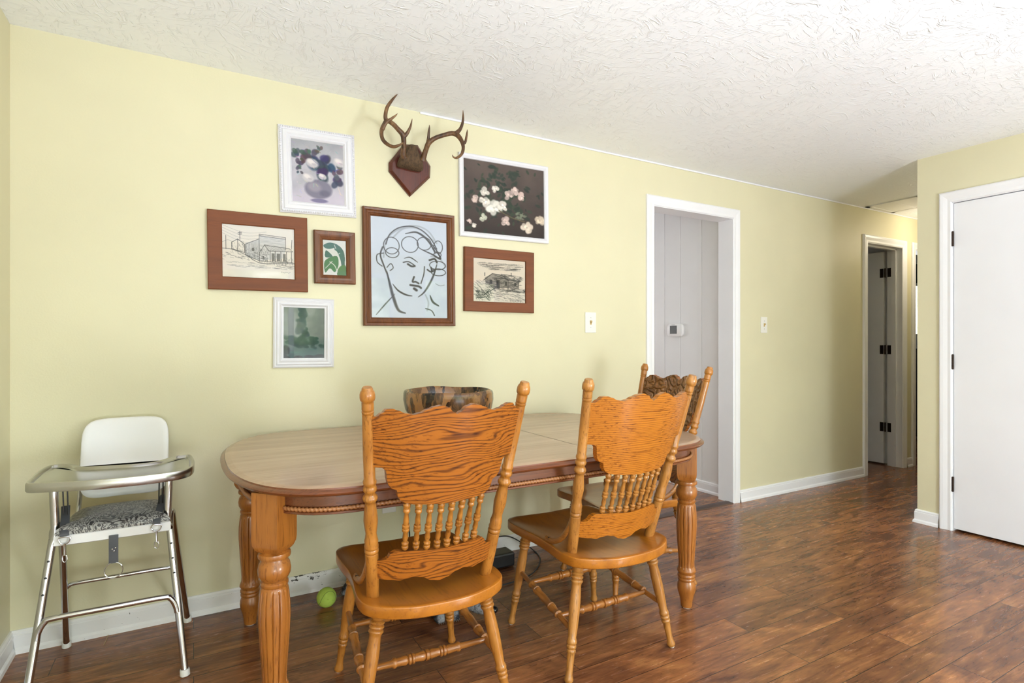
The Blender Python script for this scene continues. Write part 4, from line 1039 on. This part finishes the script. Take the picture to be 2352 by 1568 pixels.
def make_chair(label):
    t = thing('dining_chair', label, 'chair', group='pressed-back oak dining chairs')
    half = [(.0, .430), (.06, .434), (.12, .441), (.18, .445), (.212, .425), (.224, .38), (.222, .30), (.214, .21), (.216, .13), (.224, .05), (.226, -.01), (.212, -.062), (.165, -.105), (.10, -.133), (.05, -.142)]
    pts = [(-x, y, 0) for x, y in reversed(half[1:])]
    pts = [(0, .430, 0)] + [(x, y, 0) for x, y in half[1:]] + [(0, -.145, 0)] + pts
    pth = closed_path(pts, 5); c0 = Vector((0, .16, 0)); bm = bmesh.new()
    def ring(s, z): return [c0 + (p - c0) * s + Vector((0, 0, z)) for p in pth]
    add_rings(bm, [ring(.9, .390), ring(.985, .3905), ring(.997, .393), ring(1.0, .396), ring(1.0, .4215), ring(.9985, .4238), ring(.993, .4252), ring(.96, .4252), ring(.90, .4232), ring(.8, .419), ring(.6, .4145), ring(.3, .4125), ring(.05, .4125)])
    obj('seat', bm, M['oak_seat'], t, auto=40)
    for s in (-1, 1):
        bm = bmesh.new(); add_lathe(bm, [((z - ZS + .012) / (ZT - ZS + .012), r) for z, r in [(ZS - .012, .0165)] + POST], (s * postx(ZS - .012), backy(ZS - .012), ZS - .012), (s * WT, -LEAN, ZT), 24,
                                    lambda tt, a: 1 - (.13 * max(0, math.cos(a * 5)) ** 10 if .30 < tt < .455 else 0))
        obj('back_post', bm, M['oak_z'], t, auto=50)
        bm = bmesh.new()
        pp = smooth_path([(s * .196, -.038, .60), (s * .199, -.026, .55), (s * .203, .0, .50), (s * .205, .04, .46), (s * .206, .09, .437), (s * .206, .135, .432)], 7)
        add_tube(bm, pp, .0115, 12, 1.0, .62, up=(s, 0, 0)); q = obj('brace', bm, M['oak_y'], t)
        bm = bmesh.new(); add_lathe(bm, [(0, .005), (1, .005)], (s * .206, .112, .441), (s * .206, .113, .4445), 12); obj('screw', bm, M['bronze'], q)
        for (px, py), (qx, qy), nm in ((FT_, FL_, 'f'), (RT_, RL_, 'r')):
            bm = bmesh.new(); add_lathe(bm, LEGQ, (s * px, py, .394), (s * qx, qy, .004), 24)
            lg = obj('leg', bm, M['oak_z'], t, auto=50)
            bm = bmesh.new(); add_lathe(bm, [(0, .008), (.5, .0105), (1, .0105)], (s * qx, qy, 0), (s * qx, qy, .0055), 16); obj('glide', bm, M['rubber'], lg)
    def on(pt, pl_, z): f = (.394 - z) / .39; return Vector((pt[0] + (pl_[0] - pt[0]) * f, pt[1] + (pl_[1] - pt[1]) * f, z))
    for s in (-1, 1):
        a = on(FT_, FL_, .225); b = on(RT_, RL_, .165); a.x *= s; b.x *= s
        bm = bmesh.new(); add_lathe(bm, SIDE, a, b, 18); obj('side_stretcher', bm, M['oak_y'], t, auto=50)
    for f in (.22, .78):
        a = on(FT_, FL_, .225).lerp(on(RT_, RL_, .165), f); b = a.copy(); b.x *= -1
        bm = bmesh.new(); add_lathe(bm, STR, a, b, 18); obj('cross_stretcher', bm, M['oak_xs'], t, auto=50)
    obj('crest', back_panel(CT, CB, .021, .058), [M['oak_x'], M['carved']], t, auto=40)
    obj('lower_rail', back_panel(RT, RB, .019, .05, 160, 4), [M['oak_x'], M['oak_x']], t, auto=40)
    for i in range(8):
        k = i - 3.5; xt, xb = k * .0326, k * .0305
        zt_, zb_ = interp(CB, abs(xt)) + .004, interp(RT, abs(xb)) - .004
        yt = backy(zt_) - .058 * (1 - (xt / postx(.84)) ** 2); yb = backy(zb_) - .05 * (1 - (xb / postx(.51)) ** 2)
        bm = bmesh.new(); add_lathe(bm, SPN, (xt, yt, zt_), (xb, yb, zb_), 14); obj('spindle', bm, M['oak_z'], t, auto=50)
    return t


def dup(root, loc, rz, label):
    r = root.copy(); C.objects.link(r); r.location = loc; r.rotation_euler = (0, 0, rz); r['label'] = label
    for ch in list(root.children):
        c = ch.copy(); C.objects.link(c); c.parent = r
        for g in list(ch.children):
            d_ = g.copy(); C.objects.link(d_); d_.parent = c
    return r


ch1 = make_chair('oak pressed-back chair in front of the bowl, its back darkest and boldest grained'); ch1.location = (.642, -1.131, 0); ch1.rotation_euler = (0, 0, math.radians(-2.8))
ch2 = dup(ch1, (1.358, -1.131, 0), math.radians(-.6), 'oak pressed-back chair with a paler fine-grained back, at the right of the long side')
ch3 = dup(ch1, (2.04, -.612, 0), math.radians(88), 'oak chair at the table end by the doorway, its dark carved back facing the room')
for o in ch2.children:
    for i, sl in enumerate(o.material_slots):
        nm = o.data.materials[i].name
        new = {'honey_oak_turned': 'oak_z_chair2', 'honey_oak_panel': 'oak_x_chair2'}.get(nm)
        if new: sl.link = 'OBJECT'; sl.material = M[new]

# ------------------------------------------------------------------ high chair
hc = thing('high_chair', 'chrome high chair with a steel tray and white back in the corner', 'high chair', (-.24, -.26, 0))
H = lambda o: off(o, hc)
# tray: dished steel with a concave back edge
outl = [(-.463, -.44), (-.455, -.492), (-.42, -.512), (-.354, -.532), (-.272, -.553), (-.148, -.556), (-.061, -.540), (-.022, -.512), (-.002, -.465), (.003, -.38), (.001, -.295), (-.008, -.222), (-.032, -.206), (-.065, -.212), (-.094, -.256), (-.129, -.302), (-.18, -.312), (-.237, -.302), (-.30, -.29), (-.345, -.268), (-.370, -.222), (-.395, -.190), (-.43, -.180), (-.455, -.200), (-.465, -.29)]
pth = closed_path([(x, y, 0) for x, y in outl], 6)
def tr(inset, z):
    res = []; n_ = len(pth)
    for i in range(n_):
        t = (pth[(i + 1) % n_] - pth[i - 1]).normalized(); nrm = Vector((t.y, -t.x, 0)); q = pth[i] - nrm * inset
        res.append(Vector((q.x, q.y, z)))
    return res
bm = bmesh.new(); add_rings(bm, [tr(.012, .700), tr(.002, .699), tr(0, .702), tr(0, .722), tr(.003, .728), tr(.008, .729), tr(.013, .726), tr(.017, .719), tr(.024, .717)])
tray = H(obj('tray', bm, M['steel'], hc, auto=40))
# backrest
def bk(u, v, o_):
    x = -.23 + u * .142 * (1 - .0 * v); z = .725 + v * .145; y = -.085 + .045 * v - .03 * (1 - u * u) * 0 - o_ + .03 * (u * u)*-1
    return Vector((x, y, z))
bm = bmesh.new(); sq = []
for k in range(64):
    a = 2 * PI * k / 64; e_ = .36; sq.append((math.copysign(abs(math.cos(a)) ** e_, math.cos(a)), math.copysign(abs(math.sin(a)) ** e_, math.sin(a))))
R = []
for s, o_ in ((.15, -.012), (.5, -.012), (.85, -.012), (.96, -.011), (1.0, -.006), (1.0, .006), (.97, .011), (.85, .012), (.5, .012), (.15, .012)): R.append([bk(u * s, v * s, o_) for u, v in sq])
add_rings(bm, R); H(obj('backrest', bm, M['pwhite'], hc, auto=60))
# seat base and marbled pad
def seat_ring(s, z, dy=0):
    pts = [(-.375, -.425), (-.095, -.425), (-.085, -.40), (-.09, -.22), (-.13, -.165), (-.235, -.15), (-.34, -.165), (-.38, -.22), (-.385, -.40)]
    c_ = Vector((-.235, -.29, 0)); return [c_ + (p - c_) * s + Vector((0, 0, z)) for p in closed_path([(x, y, 0) for x, y in pts], 5)]
bm = bmesh.new(); add_rings(bm, [seat_ring(.97, .498), seat_ring(1, .501), seat_ring(1, .530), seat_ring(.97, .533)]); H(obj('seat_base', bm, M['pwhite'], hc, auto=40))
mm = mat('grey_marbled_vinyl', (.3, .3, .3), .35); N_, L_, b_ = nodes(mm); v = coord(N_, L_, (1, 1, 1))
n1 = noise(N_, L_, v, 15, 2, .5, 2.6); ml = N_.new('ShaderNodeMath'); ml.operation = 'MULTIPLY'; ml.inputs[1].default_value = 48; L_.new(n1.outputs[0], ml.inputs[0])
sn = N_.new('ShaderNodeMath'); sn.operation = 'SINE'; L_.new(ml.outputs[0], sn.inputs[0])
rr = ramp(N_, [(.0, (.035, .033, .035)), (.45, (.15, .145, .14)), (.8, (.42, .41, .39))]); mr_ = N_.new('ShaderNodeMapRange'); mr_.inputs[1].default_value = -1; mr_.inputs[2].default_value = 1
L_.new(sn.outputs[0], mr_.inputs[0]); L_.new(mr_.outputs[0], rr.inputs[0]); L_.new(rr.outputs[0], b_.inputs['Base Color'])
bm = bmesh.new(); add_rings(bm, [seat_ring(.98, .532), seat_ring(.99, .540), seat_ring(.96, .552), seat_ring(.85, .562), seat_ring(.6, .569), seat_ring(.3, .572), seat_ring(.05, .573)]); H(obj('seat_pad', bm, mm, hc, auto=60, label='grey marbled vinyl seat pad'))
# tubes
LT = (-.405, -.385); RTp = (-.078, -.385)
def tube(name, pts, r, m=M['chrome'], n=8, parent=None, seg=16):
    bm = bmesh.new(); add_tube(bm, smooth_path(pts, n), r, seg); o = obj(name, bm, m, parent or hc)
    return H(o) if parent is None else o
for sx_, (tx, ty), fx in ((-1, LT, -.462), (1, RTp, -.026)):
    tube('arm_post', [(tx, ty + .005, .705), (tx, ty, .66), (tx - sx_ * .003, ty, .57), (tx - sx_ * .004, ty - .004, .525), (tx + sx_ * .004, ty - .010, .495)], .0125)
    a = Vector((tx + sx_ * .002, ty - .004, .515)); b = Vector((fx, -.487, .012))
    lg = tube('leg', [a, a.lerp(b, .3), a.lerp(b, .7), b], .0118)
    bm = bmesh.new(); add_lathe(bm, [(0, .012), (.1, .0155), (.8, .0155), (1, .0145)], (b.x, b.y, 0), (b.x - .001 * sx_, b.y + .002, .024), 20); obj('foot_cap', bm, M['rubber'], lg, label='white rubber foot cap')
    for f in (.13, .23, .33):
        bm = bmesh.new(); q = a.lerp(b, f); add_lathe(bm, [(0, .0042), (.6, .0042), (1, .002)], q + Vector((0, -.0095, 0)), q + Vector((0, -.0128, 0)), 12)
        obj('adjusting_hole', bm, M['black'], lg)
    c_ = Vector((-.393 if sx_ < 0 else -.070, -.335, .545)); e_ = Vector((-.424 if sx_ < 0 else -.022, -.048, .012))
    lg = tube('leg', [(tx + sx_ * .004, -.375, .505), (tx + sx_ * .004, -.36, .538), c_, c_.lerp(e_, .06), c_.lerp(e_, .3), c_.lerp(e_, .7), e_], .0112)
    bm = bmesh.new(); add_lathe(bm, [(0, .012), (.1, .0150), (.8, .0150), (1, .014)], (e_.x, e_.y, 0), (e_.x, e_.y - .002, .024), 20); obj('foot_cap', bm, M['rubber'], lg, label='white rubber foot cap')
    tube('back_support', [(tx + sx_ * -.03, -.17, .515), (tx - sx_ * .03, -.12, .56), (tx - sx_ * .03, -.075, .66), (tx - sx_ * .03, -.055, .72)], .008)
    bm = bmesh.new()
    for dx in (.018, .03): add_tube(bm, [(tx - sx_ * dx, ty + .03, .705), (tx - sx_ * (dx + .003), ty + .04, .545)], .0022, 8)
    H(obj('tray_rod', bm, M['black'], hc))
    st = smooth_path([(tx - sx_ * .018, -.30, .60), (tx - sx_ * .026, -.36, .575), (tx - sx_ * .034, -.425, .545), (tx - sx_ * .036, -.434, .532)], 6)
    bm = bmesh.new(); add_tube(bm, st, .0125, 12, 1.0, .12, up=(0, 0, 1)); sp = H(obj('side_strap', bm, M['strap'], hc))
    bm = bmesh.new(); bx = tx - sx_ * .036; by = -.436
    add_tube(bm, closed_path([(bx - .014, by, .528), (bx + .014, by, .528), (bx + .011, by, .512), (bx, by, .507), (bx - .011, by, .512)], 4), .0022, 8, closed=True)
    add_tube(bm, [(bx, by, .508), (bx, by, .495), (bx + .001, by, .47)], [.0045, .003, .004], 10)
    add_tube(bm, closed_path([(bx - .004, by, .470), (bx + .005, by, .468), (bx + .006, by, .452), (bx, by, .447), (bx - .005, by, .454)], 4), .0016, 8, closed=True)
    obj('clip', bm, M['chrome'], sp, label='metal snap clip')
fa = lambda x, y: None
tube('footrest', [(-.438, -.452, .215), (-.433, -.450, .240), (-.418, -.449, .266), (-.395, -.449, .275), (-.24, -.449, .275), (-.095, -.449, .275), (-.070, -.449, .266), (-.056, -.450, .240), (-.050, -.452, .215)], .0092, n=6)
tube('rear_rail', [(-.415, -.165, .235), (-.409, -.180, .262), (-.395, -.190, .283), (-.37, -.193, .290), (-.24, -.193, .290), (-.10, -.193, .290), (-.070, -.190, .283), (-.056, -.180, .262), (-.049, -.165, .235)], .0075, n=6)
bm = bmesh.new(); add_tube(bm, [(-.237, -.431, .513), (-.237, -.4335, .495), (-.237, -.434, .45), (-.237, -.434, .418)], .0135, 12, 1.0, .14, up=(0, 1, 0))
cs = H(obj('crotch_strap', bm, M['strap'], hc))
bm = bmesh.new()
for dx, dz in ((-.003, .467), (.006, .470), (.002, .460)): add_sphere(bm, (-.237 + dx, -.4365, dz), .0035, 10, 6)
obj('snap', bm, M['chrome'], cs)
bm = bmesh.new(); add_tube(bm, [(-.237 + .026 * math.cos(a), -.434, .394 + .026 * math.sin(a)) for a in [2 * PI * k / 40 for k in range(40)]], .0017, 8, closed=True); obj('ring', bm, M['chrome'], cs)

# ------------------------------------------------------------------ ball
mt = mat('tennis_ball_felt', (.42, .60, .09), .85); N_, L_, b_ = nodes(mt); v = coord(N_, L_, (1, 1, 1)); n = noise(N_, L_, v, 320, 2); bump(N_, L_, b_, n.outputs[0], .5, .002)
n2 = noise(N_, L_, v, 42, 3); rr = ramp(N_, [(.28, (.12, .17, .04)), (.37, (.42, .60, .09)), (.8, (.50, .68, .13))]); L_.new(n2.outputs[0], rr.inputs[0]); L_.new(rr.outputs[0], b_.inputs['Base Color'])
tball = thing('tennis_ball', 'yellow-green tennis ball on the floor by the baseboard', 'ball', (.512, -.20, .042)); tball.rotation_euler = (.4, .3, .9)
bm = bmesh.new(); add_sphere(bm, (0, 0, 0), .042, 40, 24); obj('felt', bm, mt, tball)
bm = bmesh.new(); a_, b2 = .75, .25
sm = [Vector((a_ * math.cos(t) + b2 * math.cos(3 * t), a_ * math.sin(t) - b2 * math.sin(3 * t), 2 * math.sqrt(a_ * b2) * math.sin(2 * t))).normalized() * .0417 for t in [2 * PI * k / 90 for k in range(90)]]
add_tube(bm, sm, .0012, 8, closed=True); obj('seam', bm, mat('ball_seam', (.16, .24, .05), .8), tball)

# ------------------------------------------------------------------ dog asleep under the table
mdg = mat('grey_white_dog_coat', (.5, .5, .5), .8, spec=.2); N_, L_, b_ = nodes(mdg); v = coord(N_, L_, (1, 1, 1))
n = noise(N_, L_, v, 9, 3); n2 = noise(N_, L_, v, 160, 3)
rr = ramp(N_, [(.40, (.015, .015, .018)), (.48, (.07, .07, .085)), (.56, (.26, .265, .28)), (.75, (.50, .50, .49))]); ad = N_.new('ShaderNodeMath'); ad.operation = 'MULTIPLY_ADD'; ad.inputs[1].default_value = .25; sb = N_.new('ShaderNodeMath'); sb.operation = 'SUBTRACT'; sb.inputs[1].default_value = .12
L_.new(n2.outputs[0], ad.inputs[0]); L_.new(n.outputs[0], sb.inputs[0]); L_.new(sb.outputs[0], ad.inputs[2]); L_.new(ad.outputs[0], rr.inputs[0]); L_.new(rr.outputs[0], b_.inputs['Base Color']); bump(N_, L_, b_, n2.outputs[0], .8, .006)
dg = thing('dog', 'small grey and white dog lying under the table behind the left chair', 'dog', (.90, -.40, 0))
bm = bmesh.new()
def ell(c_, r, rot=0):
    m_ = Matrix.Translation(c_) @ Matrix.Rotation(rot, 4, 'Z') @ Matrix.Diagonal((r[0], r[1], r[2], 1)); bmesh.ops.create_icosphere(bm, subdivisions=3, radius=1, matrix=m_)
def limb(pts, rs):
    P_ = smooth_path(pts, 5); R_ = [q.x for q in smooth_path([(r, 0, 0) for r in rs], 5)]
    for p, r in zip(P_, R_): ell(p, (r, r, r))
ell((-.10, .16, .085), (.13, .12, .085), .9); ell((-.01, .06, .095), (.10, .13, .09), .5); ell((.05, -.03, .095), (.085, .09, .085)); ell((-.16, .24, .075), (.10, .09, .075)); ell((.09, -.08, .105), (.065, .06, .065))
ell((.115, -.165, .085), (.062, .062, .058)); limb([(.13, -.185, .072), (.162, -.225, .05), (.190, -.25, .040)], [.045, .032, .025])          # head turned to the right, muzzle on the floor
limb([(.03, -.06, .07), (.015, -.11, .035), (.0, -.15, .022), (-.005, -.172, .019)], [.045, .032, .026, .024])                             # fore legs with paws to the front
limb([(.09, -.09, .06), (.07, -.14, .034), (.06, -.165, .022), (.058, -.182, .019)], [.04, .030, .025, .023])
for bx, by in ((-.005, -.18), (.058, -.19)):
    for k in (-1.5, -.5, .5, 1.5): ell((bx + .0085 * k, by - .012 + .003 * abs(k), .011), (.0062, .012, .0095))
limb([(-.13, .10, .08), (-.07, .02, .04), (-.05, -.03, .022)], [.06, .035, .022])                                                        # folded hind leg
limb([(-.22, .30, .05), (-.27, .30, .03), (-.30, .26, .02)], [.03, .02, .012])                                                          # tail
for s in (-1, 1): limb([(.10 + .035 * s, -.13 + .045 * s, .125), (.10 + .055 * s, -.135 + .062 * s, .10), (.105 + .06 * s, -.14 + .066 * s, .07)], [.02, .019, .012])   # drop ears
me0 = bpy.data.meshes.new('dog_body'); bm.to_mesh(me0); bm.free(); o0 = bpy.data.objects.new('body', me0); C.objects.link(o0)
rm = o0.modifiers.new('remesh', 'REMESH'); rm.mode = 'VOXEL'; rm.voxel_size = .0045; sm_ = o0.modifiers.new('smooth', 'SMOOTH'); sm_.iterations = 3
dgr = bpy.context.evaluated_depsgraph_get(); me1 = bpy.data.meshes.new_from_object(o0.evaluated_get(dgr)); bpy.data.objects.remove(o0)
me1.materials.clear(); me1.materials.append(mdg); me1.polygons.foreach_set('use_smooth', [True] * len(me1.polygons))
body = bpy.data.objects.new('body', me1); C.objects.link(body); body.parent = dg
bm = bmesh.new(); add_sphere(bm, (.204, -.264, .040), .0195, 18, 12, (1, .9, .8)); obj('nose', bm, mat('wet_black_nose', (.008, .008, .009), .18), dg, label='wet black nose')
me_ = mat('dark_eye', (.01, .008, .006), .1)
for dx, dy, dz in ((.122, -.228, .098), (.170, -.178, .098)):
    bm = bmesh.new(); add_sphere(bm, (dx, dy, dz), .007, 12, 8); obj('eye', bm, me_, dg)
rf = random.Random(4); bm = bmesh.new(); vv = me1.vertices                       # shaggy coat
for _ in range(5200):
    q = vv[rf.randrange(len(vv))]; p = q.co; nn = q.normal
    if p.z < .012: continue
    l = .012 + .014 * rf.random() if not (p.y < -.165) else .004; d_ = (nn + Vector((rf.uniform(-.4, .4), rf.uniform(-.4, .4), -.5 - .4 * rf.random()))).normalized(); sd = d_.cross(Vector((rf.random(), rf.random(), rf.random()))).normalized() * .0009
    tip = p + d_ * l; tip.z = max(.003, tip.z)
    a, b, c_ = bm.verts.new(p - sd - nn * .001), bm.verts.new(p + sd - nn * .001), bm.verts.new(tip); bm.faces.new((a, b, c_))
o = obj('fur', bm, mdg, dg, smooth=False); o['kind'] = 'stuff'
mc_ = mat('dog_claw', (.16, .14, .13), .35)
for bx, by in ((-.005, -.18), (.058, -.19)):
    for k in (-1.5, -.5, .5, 1.5):
        bm = bmesh.new(); add_lathe(bm, [(0, .0022), (.6, .0018), (1, .0004)], (bx + .0085 * k, by - .021 + .003 * abs(k), .010), (bx + .0088 * k, by - .030 + .003 * abs(k), .005), 8)
        obj('claw', bm, mc_, dg)

# dry stem lying on the floor by the high chair
p0 = ray_at(238, 1481, z=.003); p1 = ray_at(250, 1453, z=.003)
bm = bmesh.new(); add_tube(bm, [p0, p0.lerp(p1, .5) + Vector((.002, 0, 0)), p1], [.0009, .0011, .0007], 8)
tag(obj('straw', bm, mat('dry_straw', (.45, .34, .14), .7)), 'thin dry straw lying on the floor beside the high chair', 'straw')
